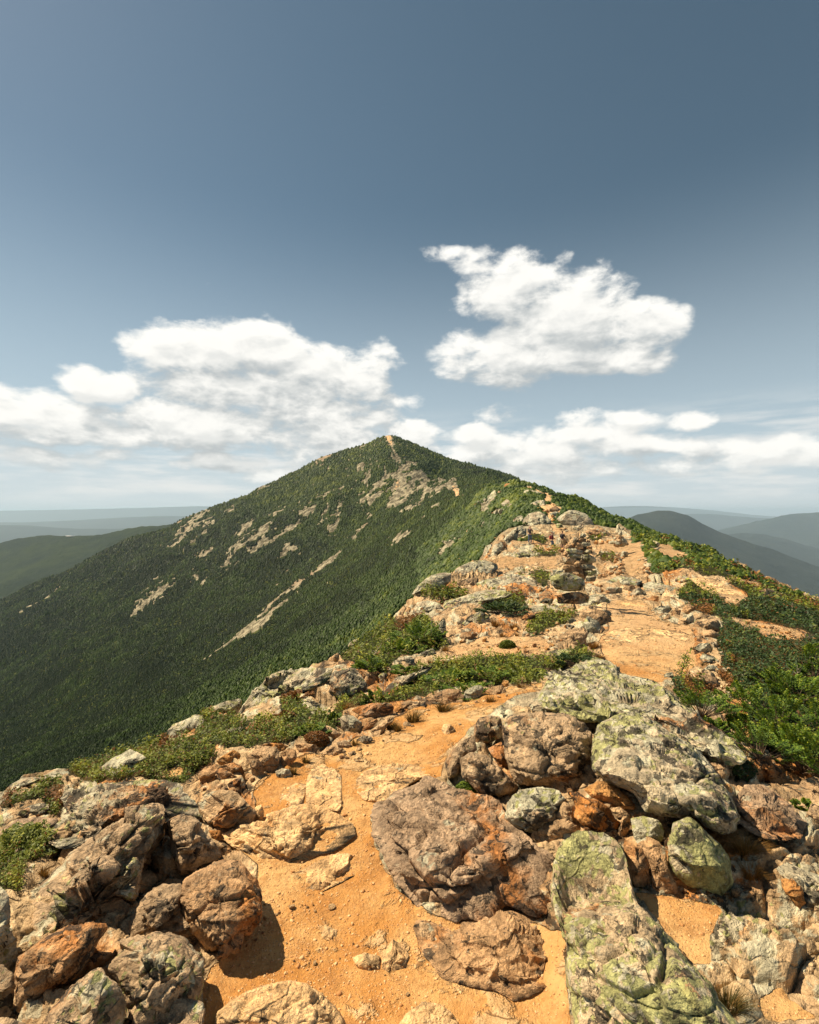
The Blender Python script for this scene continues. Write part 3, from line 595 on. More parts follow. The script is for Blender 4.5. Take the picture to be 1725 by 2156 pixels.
# ------------------------------------------------------------------ rocks whose outlines can be told apart
def resample(poly, n):
    d = np.linalg.norm(np.roll(poly, -1, 0) - poly, axis=1); c = np.concatenate([[0], np.cumsum(d)]); t = np.arange(n) / n * c[-1]
    P = np.vstack([poly, poly[:1]])
    return np.stack([np.interp(t, c, P[:, 0]), np.interp(t, c, P[:, 1])], 1)
def cyc_smooth(a, s):
    if s < .3: return a
    r = int(3 * s) + 1; k = np.exp(-.5 * (np.arange(-r, r + 1) / s) ** 2); k /= k.sum()
    return sum(k[i] * np.roll(a, i - r, 0) for i in range(2 * r + 1))
ROCKN = [0]
def traced_rock(z, txt, mat, label=None, thick=.55, q=.55, Y=None, group=None, facet=.85, rough=1.0, name='boulder', cat='rock', flat=0.0):
    ROCKN[0] += 1; rs_ = np.random.RandomState(ROCKN[0] * 13 + 5)
    poly = zp(z, txt); per = np.linalg.norm(np.roll(poly, -1, 0) - poly, axis=1).sum()
    nth = int(np.clip(per / 3.2, 22, 300)); w, h = np.ptp(poly[:, 0]), np.ptp(poly[:, 1])
    O = resample(poly, nth); O = cyc_smooth(O, max(.5, nth * .006))
    # centre: area centroid
    x, y = O[:, 0], O[:, 1]; x1, y1 = np.roll(x, -1), np.roll(y, -1); cr = x * y1 - x1 * y; A = cr.sum() / 2
    c = np.array([((x + x1) * cr).sum(), ((y + y1) * cr).sum()]) / (6 * A)
    rel = O - c; th = np.arctan2(rel[:, 1], rel[:, 0])
    R = np.linalg.norm(rel, axis=1)
    ns = np.stack([np.cos(th) * 2, np.sin(th) * 2, np.full(nth, ROCKN[0] * 3.3)], 1)
    O = c + rel * (1 + .04 * rough * fbm(ns * 2, 4, .6) + .02 * rough * gnoise(ns * nth / 22.))[:, None]
    # how far away: a plane through the ground it lies on, raised towards the upright by 1 - q
    size = min(w, h); plane = None
    if Y is None:
        gx, gy = np.meshgrid(np.linspace(poly[:, 0].min(), poly[:, 0].max(), 26), np.linspace(poly[:, 1].min(), poly[:, 1].max(), 26)); gx, gy = gx.ravel(), gy.ravel()
        k = inpoly(poly, gx, gy); gx, gy = gx[k], gy[k]; HY, _, _ = hit_many(gx, np.minimum(gy, 2700)); fy = np.nanpercentile(HY, 12)
        k = (HY == HY) & (HY < fy * (1.6 + 1.2 * q)); gx, gy, HY = gx[k], gy[k], HY[k]
        low = gy > np.percentile(gy, 70); Yb = float(np.median(HY[low]))
        A_ = np.stack([np.ones_like(gx), gx - c[0], gy - c[1]], 1); co = np.linalg.lstsq(A_, 1 / HY, rcond=None)[0]
        if z == 'p': co *= 1.045
        res = 1 / HY - A_ @ co; co[0] += np.percentile(res, 75 + 15 * q) * q; lim = .9 / size / Yb
        co[2] = np.clip(co[2], 0, 1.6 / F * 2.2 / Yb); co[1] = np.clip(co[1], -lim, lim)
        mx, my = np.mean(gx[low]), np.mean(gy[low]); foot = max(co[0] + co[1] * (mx - c[0]) + co[2] * (my - c[1]), .6 / Yb)
        plane = (co, foot, mx, my); Yb = 1 / foot
    else: Yb = Y
    nr = int(np.clip(size / 2 / 3.0, 7, 70)); nb = max(4, nr // 3)
    rf = np.linspace(0, 1, nr + 1)[1:]; rf = 1 - (1 - rf) ** 1.25
    # front cap rings, then back cap rings
    pw = 2.4 + 2.6 * q
    def dome(r): return (1 - np.clip(r, 0, 1) ** pw) ** (1 / 1.9)
    pl = []
    for _ in range(rs_.randint(6, 11)):
        a = rs_.uniform(0, 2 * math.pi); r0 = rs_.uniform(.15, .85); d0 = dome(r0); g = (dome(r0 + .01) - d0) / .01
        g = g * rs_.uniform(.6, 1.6) - .12; pl.append((math.cos(a), math.sin(a), r0, d0 * rs_.uniform(.86, 1.0), g, rs_.uniform(-.4, .4)))
    def prof(u, v, r):
        D = dome(r); Fc = np.full(u.shape, 1.0)
        for ca, sa, r0, d0, g, tw in pl:
            Fc = np.minimum(Fc, d0 + g * (u * ca + v * sa - r0) + tw * (u * -sa + v * ca) * abs(g) * .5)
        Fc = np.maximum(Fc, .0)
        return D * (1 - facet) + np.minimum(D, Fc + .04) * facet
    uu = np.cos(th); vv = np.sin(th)
    pts = [c[None]]; dep = [np.array([prof(np.zeros(1), np.zeros(1), np.zeros(1))[0]])]
    for r in rf:
        pts.append(c + (O - c) * r); dep.append(prof(uu * r, vv * r, np.full(nth, r)))
    for j in range(1, nb + 1):
        r = 1 - j / (nb + 1); pts.append(c + (O - c) * (r * .25 + .75 if j < 2 else r)); dep.append(-.8 * dome(np.full(nth, r)) * (1 + 0 * uu))
    pts.append(c[None]); dep.append(np.array([-.8]))
    Pp = np.concatenate(pts); Dp = np.concatenate(dep)
    ymin, ymax = poly[:, 1].min(), poly[:, 1].max()
    v = np.clip((ymax - Pp[:, 1]) / (ymax - ymin), 0, 1)
    if plane is not None:
        co, foot, mx, my = plane; iv = foot + q * (co[1] * (Pp[:, 0] - mx) + co[2] * (Pp[:, 1] - my)); Ym = 1 / np.maximum(iv, foot / 3.)
    else: Ym = Yb * (1 + .6 * q * h / F * v)
    T = thick * size * .52 / F * Yb
    Yf = Ym - Dp * T
    V = np.stack([(Pp[:, 0] - CX) / F * Yf, Yf, (CY - Pp[:, 1]) / F * Yf], 1)
    if facet > .45:                         # flat fracture faces
        vd = -V[0] / np.linalg.norm(V[0]); tilt = np.array([0, 0, 1.]); Vc = V - V.mean(0)
        for _ in range(int(9 + 6 * facet)):
            n_ = rs_.normal(size=3); n_ /= np.linalg.norm(n_); n_ = n_ * .75 + vd * rs_.uniform(.35, 1.0) + tilt * rs_.uniform(-.2, .4); n_ /= np.linalg.norm(n_)
            pr = Vc @ n_; d_ = np.quantile(pr, rs_.uniform(.72, .94)); Vc = Vc - (np.maximum(pr - d_, 0) * np.clip(Dp * 1.9 - .12, 0, .92 if q < .8 else .4))[:, None] * n_
        V = Vc + V.mean(0)
    nring = nr + nb; nV = len(V)
    idx = 1 + np.arange(nring * nth).reshape(nring, nth); nx = np.roll(idx, -1, 1)
    quads = np.stack([idx[:-1], nx[:-1], nx[1:], idx[1:]], -1).reshape(-1, 4)
    t0 = np.stack([np.zeros(nth, int), nx[0], idx[0]], 1); t1 = np.stack([np.full(nth, nV - 1), idx[-1], nx[-1]], 1)
    # relief along the normals
    N = np.zeros_like(V); e1 = V[quads[:, 1]] - V[quads[:, 0]]; e2 = V[quads[:, 3]] - V[quads[:, 0]]; fn = np.cross(e1, e2)
    for k in range(4): np.add.at(N, quads[:, k], fn)
    N[0] = (0, -1, 0); N[-1] = (0, 1, 0)
    if N[1:nth, 1].sum() > 0: N[1:-1] *= -1; N[0] = (0, -1, 0)
    nl = np.linalg.norm(N, axis=1); N /= np.maximum(nl, 1e-9)[:, None]
    L = size / F * Yb; s = V / L + ROCKN[0] * 5.1
    ss = s * np.array([1, 1, 2.2]); stc = 1 - 2 * np.abs(gnoise(ss * 1.7))
    jb = s @ np.array([[.9, .2, .1], [-.3, 1.1, .4], [.2, -.6, 2.0]]); b1, g1 = blocks(jb * 1.5); b2, g2 = blocks(jb * 3.6 + 9)
    amp = (.030 * fbm(s * 1.4, 3, .55) + .030 * (fbm(ss * 2.4, 5, .6, True) - .25) + .014 * gnoise(s * 9) + .010 * gnoise(s * 20)) * rough
    amp += rough * (.075 * b1 - .045 * (1 - g1) + .028 * b2 - .016 * (1 - g2)) * np.clip(Dp * 2, 0, 1)
    bd = s @ np.array([.25, .35, .9]) * 3.2 + .8 * gnoise(s * 1.3 + 3); amp += (.035 * (1 - (bd - np.floor(bd))) ** 2 - .012) * rough      # bedding steps
    # fractures: narrow grooves
    gr = np.abs(gnoise(s * np.array([1.2, 1.2, 2.6]) + 40)); amp -= .03 * rough * np.exp(-(gr / .035) ** 2) * (Dp > .1)
    edge = np.clip(np.abs(Dp) * 2.5, .25, 1)
    V = V + N * (amp * L * edge)[:, None] * (1 - .5 * flat)
    loc = world(c[0], ymax, Yb)
    rc, rs = rcrs(V, np.full(len(V), Yb))
    o = mesh_obj(name, V, [quads[:, ::-1], t0[:, ::-1], t1[:, ::-1]], MR[mat], loc=loc, attrs=dict(rc=rc + ROCKN[0] * 3.7, rs=rs))
    tag(o, label, cat, group); return o

GL = 'loose stones edging the lower path'
TR = [
# z, outline, material, label, options
('a','85,910 100,820 250,700 400,620 620,608 632,640 560,730 540,790 500,860 450,930 330,990 210,1080 110,1165 95,1100','brown','long tan brown block leaning at the bottom left, with a clean upper edge',dict(q=.5,thick=.8)),
('a','-260,300 0,395 50,450 65,560 50,640 100,700 95,830 70,890 -160,950','grey','dark lichen-spotted boulder cut off by the left edge, low down',dict(q=.2,thick=.8)),
('a','-260,900 20,850 75,910 85,1000 75,1100 30,1150 -260,1170','dark','small dark boulder cut off by the left edge, beside the long tan block',dict(q=.2)),
('a','-160,1180 30,1155 140,1190 200,1300 120,1500 -160,1500','dark','dark stone showing only its top in the bottom left corner',dict(q=.2)),
('a','250,1200 300,1110 400,1000 520,900 590,860 625,920 690,960 740,1080 720,1198 700,1500 200,1500','dark','dark humped boulder at the bottom edge below the long tan block',dict(q=.45,thick=.7)),
('a','620,880 680,800 740,760 690,710 800,680 920,668 1040,700 1110,760 1190,830 1198,930 1180,1050 1130,1120 1010,1180 880,1220 790,1230 740,1230 700,980','dark','round dark boulder with deep ribs and grooves, bottom left of the trail',dict(q=.5,thick=.8,rough=1.7)),
('a','800,1200 840,1100 930,1060 1020,1035 1120,1050 1190,1070 1198,1120 1170,1500 790,1500','dark','lichen-dotted stone at the bottom edge in front of the ribbed boulder',dict(q=.5)),
('a','755,620 800,520 860,430 960,378 1060,380 1078,430 1050,470 1060,560 1110,640 1000,670 900,680 760,692','dark','small fluted rock with vertical grooves wedged left of the big orange boulder',dict(q=.35,rough=1.6)),
('a','330,560 380,480 480,400 590,350 625,380 640,430 700,460 760,500 750,540 720,580 660,640 620,670 600,620 500,600 400,640 330,650','brown','smooth tan brown rock just above the long tan block',dict(q=.5)),
('a','1062,400 1080,350 1180,290 1300,240 1400,238 1450,300 1500,360 1530,450 1535,560 1500,620 1420,680 1370,760 1310,795 1220,770 1150,700 1090,650 1060,560 1050,480','brown','big rounded orange brown boulder on the left side of the sandy path',dict(q=.5,thick=.85,facet=.4)),
('a','230,430 330,300 430,190 560,90 700,10 880,-50 945,-60 952,90 890,120 905,150 850,190 830,270 820,330 810,460 770,480 690,460 620,400 590,360 480,410 380,490 330,570 220,640 120,720 70,800 80,640 160,540','dark','large jagged lichen-covered outcrop with a black shaded overhang, left foreground',dict(q=.75,thick=.9,rough=1.5)),
('A','1225,900 1290,860 1380,820 1460,860 1500,920 1560,980 1620,1040 1665,1140 1620,1180 1520,1200 1430,1270 1350,1280 1320,1200 1290,1120 1280,1000','dark','dark lichen-speckled boulder between the jagged outcrop and the orange boulder',dict(q=.5,thick=.8)),
('A','450,700 500,650 640,620 800,590 950,580 1100,565 1250,565 1340,580 1380,620 1385,680 1440,710 1500,780 1530,860 1480,880 1380,840 1280,880 1225,910 1215,850 1150,825 1000,840 850,880 720,970 560,1080 440,1080 330,1020 430,890 510,800 480,760','lichen','broad flat-topped outcrop with pale lichen across the left side',dict(q=.85,thick=.6,rough=1.3)),
('A','-160,1020 60,920 130,860 300,845 440,860 420,900 330,990 200,1020 90,1060 -160,1120','slab','low grey brown slab at the left edge under the broad outcrop',dict(q=.9,thick=.4)),
('A','120,840 150,800 220,760 300,740 370,750 370,790 310,840 200,850','lichen','small pale yellowish rock among heath near the left edge',dict(q=.6)),
('A','760,470 830,410 900,380 980,335 1060,370 1110,400 1050,440 1030,490 1050,540 960,580 820,590 720,560 760,510','grey','pointed brown rock standing against the dark valley slope',dict(q=.3,thick=.8)),
('A','1260,190 1300,150 1380,120 1450,90 1520,85 1540,130 1500,180 1470,230 1400,270 1340,305 1280,290 1265,240','lichen','pale lichen rock with a rounded left end on the rim of the valley',dict(q=.3,thick=.8)),
('A','40,650 80,600 180,550 260,545 300,560 200,600 120,640 40,670','lichen','thin pale slab on the far left rim',dict(q=.8)),
('A','280,550 400,510 510,498 530,520 420,560 320,575','grey','flat grey slab on the left rim beside yellow heath',dict(q=.8)),
('d','1160,960 1210,900 1290,880 1370,890 1420,930 1500,1010 1480,1080 1440,1120 1340,1150 1270,1110 1210,1080 1170,1010','tan','blocky tan boulder at the left side of the path beside pale trodden slabs',dict(q=.4,thick=.85)),
('d','1220,1120 1290,1120 1310,1170 1270,1190 1240,1170','orange','small orange stone under the blocky tan boulder',dict(q=.4)),
('d','1490,985 1530,965 1545,1010 1540,1075 1500,1080','pale','pale standing chip at the path edge beside the blocky tan boulder',dict(q=.3)),
('B','148,1040 200,1000 280,955 330,985 325,1020 280,1050 200,1080 170,1070','orange','bright orange stone on top of the leftmost rubble pile',dict(q=.2)),
('B','10,1140 60,1090 150,1060 170,1100 140,1150 130,1200 70,1230 30,1210','brown','brown stone at the left foot of the rubble pile',dict(q=.3)),
('B','140,1120 180,1090 250,1120 300,1160 270,1190 230,1215 170,1190','brown','angular brown stone in the middle of the rubble pile',dict(q=.2)),
('B','230,1215 290,1175 340,1170 330,1220 300,1255 240,1240','dark','dark wedge of stone low in the rubble pile',dict(q=.2)),
('B','165,1080 280,1050 340,1080 360,1120 340,1170 290,1150 240,1120','brown','rusty stone directly under the bright orange stone',dict(q=.2)),
('B','100,1260 150,1210 220,1210 240,1250 180,1280 110,1290','tan','small tan stone at the foot of the rubble pile',dict(q=.3)),
('B','370,1010 450,950 520,930 600,935 625,980 620,1040 610,1090 560,1125 510,1120 490,1060 420,1060 390,1060','tan','rounded grey tan boulder left of the path, with a pale stone leaning on it',dict(q=.3,thick=.8)),
('B','410,1040 460,1020 500,1060 510,1110 500,1170 450,1190 420,1160 408,1100','tan','upright pale tan stone leaning against a rounded boulder',dict(q=.1)),
('B','490,920 560,905 650,910 700,935 640,980 600,935 520,945','orange','orange-topped flat stone above the rounded boulder',dict(q=.4)),
('B','630,980 690,940 750,960 755,1020 720,1060 690,1090 650,1085 635,1030','brown','cracked brown stone right of the rounded boulder, behind grass',dict(q=.2)),
('B','590,1120 640,1095 700,1105 720,1150 660,1190 600,1155','grey','small grey cube of stone lying loose on the path edge',dict(q=.3)),
('B','370,1140 400,1130 425,1150 420,1180 380,1190 365,1170','brown','fist-sized brown stone beside the upright pale stone',dict(q=.3)),
('B','740,920 800,905 900,920 918,950 900,985 820,985 760,960','brown','reddish brown block at the right end of the stones behind grass',dict(q=.3)),
('B','795,880 850,850 950,835 1025,870 1020,905 960,950 920,960 900,920 820,905','grey','flat stone with a pale lichen top and black underside above the path',dict(q=.4)),
('B','940,830 960,765 1000,780 1080,830 1130,850 1080,880 1020,870','tan','pointed pale stone rising beside green fir sprigs',dict(q=.2)),
('B','1080,720 1110,690 1180,700 1245,750 1240,810 1200,850 1130,850 1090,800','grey','upright speckled grey stone left of the big dark wedge',dict(q=.1,thick=.8)),
('B','1165,660 1220,630 1320,605 1450,605 1485,630 1480,680 1420,720 1360,720 1290,750 1250,760 1230,700','slab','big dark wedge-shaped stone lying on tilted slabs left of the path',dict(q=.2,thick=.9)),
('B','1245,800 1290,750 1355,720 1365,740 1320,790 1260,830','brown','brown tilted slab under the dark wedge stone, inner one',dict(q=.2)),
('B','1300,820 1380,760 1440,715 1490,710 1480,740 1440,770 1400,830 1340,880 1330,850','tan','light tilted slab propping the right end of the dark wedge stone',dict(q=.2)),
('B','1200,880 1250,850 1320,860 1330,890 1280,915 1210,910','grey','small lichen-grey stone in front of the tilted slabs',dict(q=.3)),
('B','1050,900 1100,885 1160,900 1170,930 1120,960 1070,945','dark','dark flat stone low in the stones below the fir sprigs',dict(q=.3)),
('B','970,960 1020,930 1100,945 1130,970 1060,1010 990,1000','tan','grey tan stone sitting at the path edge under the dark flat stone',dict(q=.3)),
('B','1135,980 1190,960 1195,995 1160,1015','tan',None,dict(group=GL,name='stone')), ('B','1250,980 1300,965 1320,990 1270,1010','pale',None,dict(group=GL,name='stone')),
('B','1175,1020 1220,1005 1262,1040 1250,1062 1200,1050','pale','pale flat stone lying in the sand before the left rubble',dict(name='stone')),
('B','1550,760 1570,740 1610,755 1610,790 1560,790','tan',None,dict(group=GL,name='stone')), ('B','1480,610 1530,600 1560,650 1540,690 1490,670','orange',None,dict(group=GL,name='stone')),
('B','1560,600 1640,590 1725,590 1725,650 1600,660','tan',None,dict(group=GL,name='stone')),
('B','1630,580 1655,545 1690,560 1690,590','grey',None,dict(group=GL,name='stone')),
('B','40,690 120,630 220,590 330,570 345,590 340,640 300,690 220,715 120,720','lichen','long pale lichen slab on the valley rim, left of the cracked outcrop',dict(q=.4,thick=.7)),
('B','-40,700 0,690 50,700 60,740 0,800 -60,830','lichen','short end of pale slab next to the long pale slab',dict(q=.4)),
('B','310,690 330,640 370,600 410,540 480,470 560,415 680,370 830,340 950,338 1030,350 1010,400 990,440 900,480 800,520 700,540 650,580 640,620 560,650 470,700 380,740 320,745','lichen','large cracked lichen outcrop along the valley rim',dict(q=.75,thick=.6,rough=1.3)),
('B','1000,430 1030,360 1100,340 1190,340 1220,370 1260,430 1290,470 1270,530 1200,550 1130,560 1080,580 1040,540 990,520 1010,480','lichen','round yellow-grey lichen boulder at the right end of the cracked outcrop',dict(q=.35,thick=.9,facet=.4)),
('B','1210,365 1300,370 1350,400 1350,450 1300,490 1250,480 1230,420','tan','pinkish tan rock joined to the right of the round lichen boulder',dict(q=.5)),
('B','1365,400 1400,375 1440,385 1430,430 1390,450','grey','small rounded pale stone behind the dead white twig',dict(q=.2)),
('B','1415,540 1440,470 1520,410 1620,385 1725,340 1780,330 1725,380 1620,430 1540,480 1500,540 1430,575','lichen','long narrow lichen slab sloping up to the right through the heath',dict(q=.5,thick=.8)),
('B','365,800 400,750 500,720 580,700 640,720 640,760 560,790 460,820 400,815','tan','flat layered tan rock in the heath below the cracked outcrop',dict(q=.7)),
('B','215,850 240,800 350,780 355,800 290,840','grey','small pale rock in green heath left of the layered rock',dict(q=.6)),
('B','1200,110 1210,60 1260,10 1310,-5 1350,10 1385,40 1350,80 1270,120 1220,140','grey','pale boulder perched on the rim against the dark forest',dict(q=.1,thick=.9)),
('B','1135,180 1150,150 1200,120 1225,140 1220,170 1160,188','grey','small stone at the left foot of the perched pale boulder',dict(q=.2)),
('B','995,290 1010,260 1060,225 1075,240 1070,290 1030,305','tan','lone tan stone on the rim above the cracked outcrop',dict(q=.2)),
('B','1500,290 1520,260 1600,250 1640,270 1640,300 1560,320','grey','low pale stone amid heath on the left slope',dict(q=.5)), ('B','1640,260 1700,220 1780,190 1800,230 1725,280 1660,290','lichen','lichen rock at the end of the low pale stone',dict(q=.5)),
('C','140,280 180,220 260,150 360,118 440,120 435,180 380,230 290,270 200,300','grey','smooth pale boulder on the left rim below the flat ledges',dict(q=.3,thick=.9,facet=.35)),
('C','440,140 480,80 580,35 680,22 780,50 790,90 740,130 600,160 520,150 450,190','grey','upper of two flat rock ledges over a dark crevice',dict(q=.8,thick=.5)),
('C','480,190 560,160 640,150 640,200 620,240 560,250 500,230','dark','dark undercut block in the crevice beneath the ledges',dict(q=.2)),
('C','620,200 680,170 780,150 900,125 980,140 1090,200 1080,225 1000,240 880,245 740,235 640,230','grey','lower flat rock ledge with lichen, left of the large cairn',dict(q=.8,thick=.5)),
('C','370,400 380,340 480,310 600,270 700,245 830,245 910,280 880,300 720,320 660,380 640,410 560,440 480,450 400,460','lichen','long humped lichen boulder above a black cave-like gap',dict(q=.5,thick=.9,facet=.4)),
('C','150,400 180,340 260,325 350,345 370,390 330,440 270,460 200,440 160,430','grey','rounded boulder left of the long humped boulder',dict(q=.3,thick=.9)),
('C','520,500 560,450 620,420 660,405 720,440 730,490 680,520 600,510 530,520','lichen','white-patched boulder right of the cave-like gap',dict(q=.2,thick=.8)),
('C','495,600 520,565 600,555 640,580 600,620 540,640','tan','block low beside the cave-like gap',dict(q=.2)),
('C','480,520 510,500 530,530 520,560 490,550','tan','small stone between the two blocks of the cave-like gap',dict(q=.2)),
('C','340,500 380,450 400,500 395,560 400,620 440,660 380,650 340,600','grey','upright pillar of rock left of the cave-like gap',dict(q=.1)),
('C','965,470 990,430 1050,410 1110,420 1120,460 1060,500 1000,510','dark','dark-sided rock in the green hollow below the cairn',dict(q=.2)),
('C','1025,390 1060,360 1140,365 1210,400 1160,430 1110,430 1050,410','grey','flat grey stone behind the dark-sided rock',dict(q=.6)),
('C','890,375 930,350 990,350 1000,375 960,395 910,395','lichen','whitish stone set in the dark juniper patch',dict(q=.4)),
('C','1395,370 1420,320 1500,280 1580,280 1625,320 1630,360 1590,385 1520,385 1450,370','grey','rounded grey boulder at the left edge of the upper path, the higher one',dict(q=.3,thick=.9)),
('C','1400,440 1410,400 1500,390 1580,400 1640,450 1650,510 1620,550 1560,570 1520,560 1440,500','tan','large rounded boulder overhanging the left side of the upper path',dict(q=.2,thick=.9)),
('C','1430,500 1460,440 1540,480 1565,520 1555,600 1530,620 1470,560','grey','wedge of grey rock in front of the overhanging rounded boulder',dict(q=.2)),
('C','1220,640 1260,590 1340,540 1440,530 1470,570 1450,620 1460,680 1380,690 1300,670 1240,670','tan','bare tan rock beside the rusty grass tuft at the upper path',dict(q=.4,thick=.8)),
('C','1135,730 1200,700 1320,690 1380,700 1330,740 1200,750','lichen','low slab at the foot of the bare tan rock',dict(q=.8)),
('C','1180,790 1200,760 1280,770 1330,800 1290,815 1210,800','tan','pale slab in heath above the right bedrock',dict(q=.8)),
('C','1250,510 1320,500 1370,520 1340,540 1260,540','grey','low flat stone in the green hollow',dict(q=.7)), ('C','1300,470 1360,455 1380,480 1320,495','grey','smaller flat stone above the low flat stone',dict(q=.7)),
('C','1100,290 1140,250 1200,270 1190,310 1120,315','tan','tan stone just left of the cairn boulder',dict(q=.4)), ('C','1080,260 1110,220 1130,250 1100,270','orange','upright orange splinter left of the cairn',dict(q=.2)),
('C','1100,340 1140,305 1200,315 1200,350 1150,360','grey','grey stone below left of the cairn boulder',dict(q=.3)),
('C','1175,150 1240,115 1330,120 1430,160 1450,210 1420,250 1320,260 1220,240 1190,200','lichen','big lichen boulder with a smooth grey face carrying the large cairn',dict(Y=11.2,q=.3,thick=.95,facet=.35)),
('C','1230,290 1320,265 1400,260 1480,290 1470,340 1400,355 1300,350 1240,350','dark','dark lichen block under the cairn boulder',dict(Y=11.0,q=.2)),
('C','1440,230 1500,210 1560,230 1570,270 1520,290 1460,280','grey','grey block at the right foot of the cairn',dict(q=.2)),
('C','855,870 900,820 940,810 965,850 950,890 890,900','grey','grey stone jutting up from the heath by the path bend',dict(q=.1)),
('C','940,930 970,895 1010,900 1025,960 990,970','tan','pale upright stone right of the jutting grey stone',dict(q=.1)),
('C','525,1060 540,1010 610,965 670,965 680,1000 640,1070 570,1100','grey','greenish block beside the path, between two brown boulders',dict(q=.2,thick=.8)),
('C','690,1010 740,975 820,960 855,1010 850,1050 780,1060','tan','rounded tan boulder at the path bend, rightmost of the row',dict(q=.2,thick=.8)),
('C','270,1080 330,1020 410,990 500,995 540,1060 530,1110 480,1130 390,1120 330,1080','brown','wide brown boulder behind the grass tufts at the path',dict(q=.3,thick=.8)),
('C','815,960 830,920 870,930 870,985 840,990','orange','orange stone standing above the rightmost tan boulder',dict(q=.1)),
('C','0,1120 60,1090 130,1075 180,1090 150,1150 60,1150','tan','low tan stone behind the leftmost big grass tuft',dict(q=.3)),
('C','360,1300 380,1255 430,1255 470,1300 440,1345 390,1340','pale','round pale stone lying alone in the middle of the sandy path',dict(q=.4,name='stone')),
('C','485,1250 510,1245 515,1265 495,1268','tan',None,dict(group=GL,name='stone')),
# right bedrock
('f','120,290 150,210 260,180 330,130 430,115 520,140 560,200 660,220 760,250 840,300 900,350 1000,440 1100,530 1230,600 1300,690 1280,740 1180,720 1000,660 900,580 720,460 560,460 420,490 340,480 220,440 100,400 60,320','lichen','long bedrock ridge with patchy lichen along the right of the path',dict(q=.9,thick=.42,rough=1.0,facet=.4)),
('f','290,290 330,230 420,215 500,250 540,310 520,350 430,360 330,350','lichen','rounded knob of lichen bedrock near the top of the long ridge',dict(q=.6,thick=.8)),
('f','-144,440 -130,380 -50,330 60,310 150,300 260,330 350,390 400,450 330,470 200,440 80,440 -40,450','lichen','pale lichen hump at the left end of the right bedrock',dict(q=.6,thick=.8)),
('f','-130,500 -100,450 0,430 150,430 270,450 360,500 400,560 395,640 390,740 370,800 300,850 180,870 60,860 -20,850 -80,800 -110,700 -120,600','dark','great rounded boulder with yellow lichen above and a black face below',dict(q=.45,thick=.9,facet=.35)),
('e','1240,510 1270,460 1330,445 1395,460 1410,520 1400,580 1340,600 1260,650 1235,590','dark','knobbly lichen rock at the path side of the great rounded boulder',dict(q=.3,thick=.9)),
('e','1070,730 1110,650 1180,590 1240,560 1260,650 1200,680 1160,740 1150,800 1090,820','dark','dark lichen rock at the narrow point of the path, right side',dict(q=.3,thick=.9)),
('e','1165,780 1160,700 1220,660 1300,680 1380,740 1440,800 1500,860 1470,910 1400,935 1290,930 1220,850','dark','dark egg-shaped boulder above green moss',dict(q=.35,thick=.95,facet=.35)),
('e','1320,640 1400,600 1430,700 1460,790 1440,810 1380,740','slab','dark wedge between egg-shaped boulder and great rounded boulder',dict(q=.3)),
('f','390,700 400,600 430,500 520,450 640,435 760,480 880,560 1000,640 1080,720 1130,800 1170,880 1230,960 1260,1060 1240,1120 1150,1150 1080,1110 1000,1040 900,1050 800,1040 700,1000 640,900 520,850 440,800 395,760','lichen','huge domed lichen boulder flecked with black, right of centre',dict(q=.7,thick=.85,facet=.3,rough=.8)),
('f','-115,1040 -100,960 -30,890 70,865 190,880 250,940 240,1000 200,1060 120,1100 60,1130 -20,1120 -90,1080','grey','round greenish boulder left of the bright orange stones',dict(q=.4,thick=.95,facet=.35)),
('f','345,880 430,830 520,850 600,920 650,970 640,1000 560,990 480,950 400,930','orange','thin orange slab on top of the bright orange block',dict(q=.4,thick=.7)),
('f','265,900 310,890 360,930 430,940 490,980 560,1080 540,1115 440,1120 350,1100 290,1040 300,980','orange','bright orange block in the centre right with a shaded underside',dict(q=.3,thick=.9)),
('f','180,1040 230,950 290,970 290,1040 340,1100 300,1130 220,1090','tan','tan stone tucked left of the bright orange block',dict(q=.3)),
('f','500,990 560,980 620,1030 620,1100 590,1180 560,1210 545,1150 570,1080','tan','tan stone curling round the right of the bright orange block',dict(q=.3)),
('c','40,100 60,60 140,15 250,-10 320,40 330,70 250,90 200,120 150,150 80,140','tan','tan brown stone above the top of the long lichen slab',dict(q=.3,thick=.9)),
('f','625,1050 700,1035 790,1060 820,1120 810,1180 740,1240 680,1230 640,1160','grey','grey rock between the orange stones and the yellow-green block',dict(q=.4)),
('c','840,240 845,110 880,20 960,-20 1020,20 1080,90 1150,150 1200,220 1228,370 1200,410 1150,460 1080,440 960,390 880,330','green','bright yellow-green lichen block standing clear at the right',dict(q=.45,thick=.95,facet=.5,rough=.7)),
('c','575,190 600,150 690,170 730,240 735,360 700,400 640,390 610,290','brown','orange brown stone beside the top of the long lichen slab',dict(q=.3,thick=.8)),
('c','660,150 720,100 790,130 830,200 840,280 900,400 890,440 820,460 750,400 735,260','brown','brown stone left of the yellow-green block',dict(q=.5)),
('c','165,260 180,190 230,120 330,75 450,75 540,120 590,200 610,300 635,430 650,470 720,540 800,640 900,760 1000,880 1100,1000 1180,1100 1240,1198 1380,1450 340,1450 270,1100 245,900 240,690 190,600 180,480','slabgreen','long lichen-crusted slab running from the centre right to the bottom edge',dict(q=.85,thick=.5,facet=.5,rough=.8)),
('c','530,580 545,540 640,500 720,560 800,640 870,740 800,700 740,720 680,670 600,640','lichen','raised flake of rock on the long lichen-crusted slab',dict(q=.9,thick=.6)),
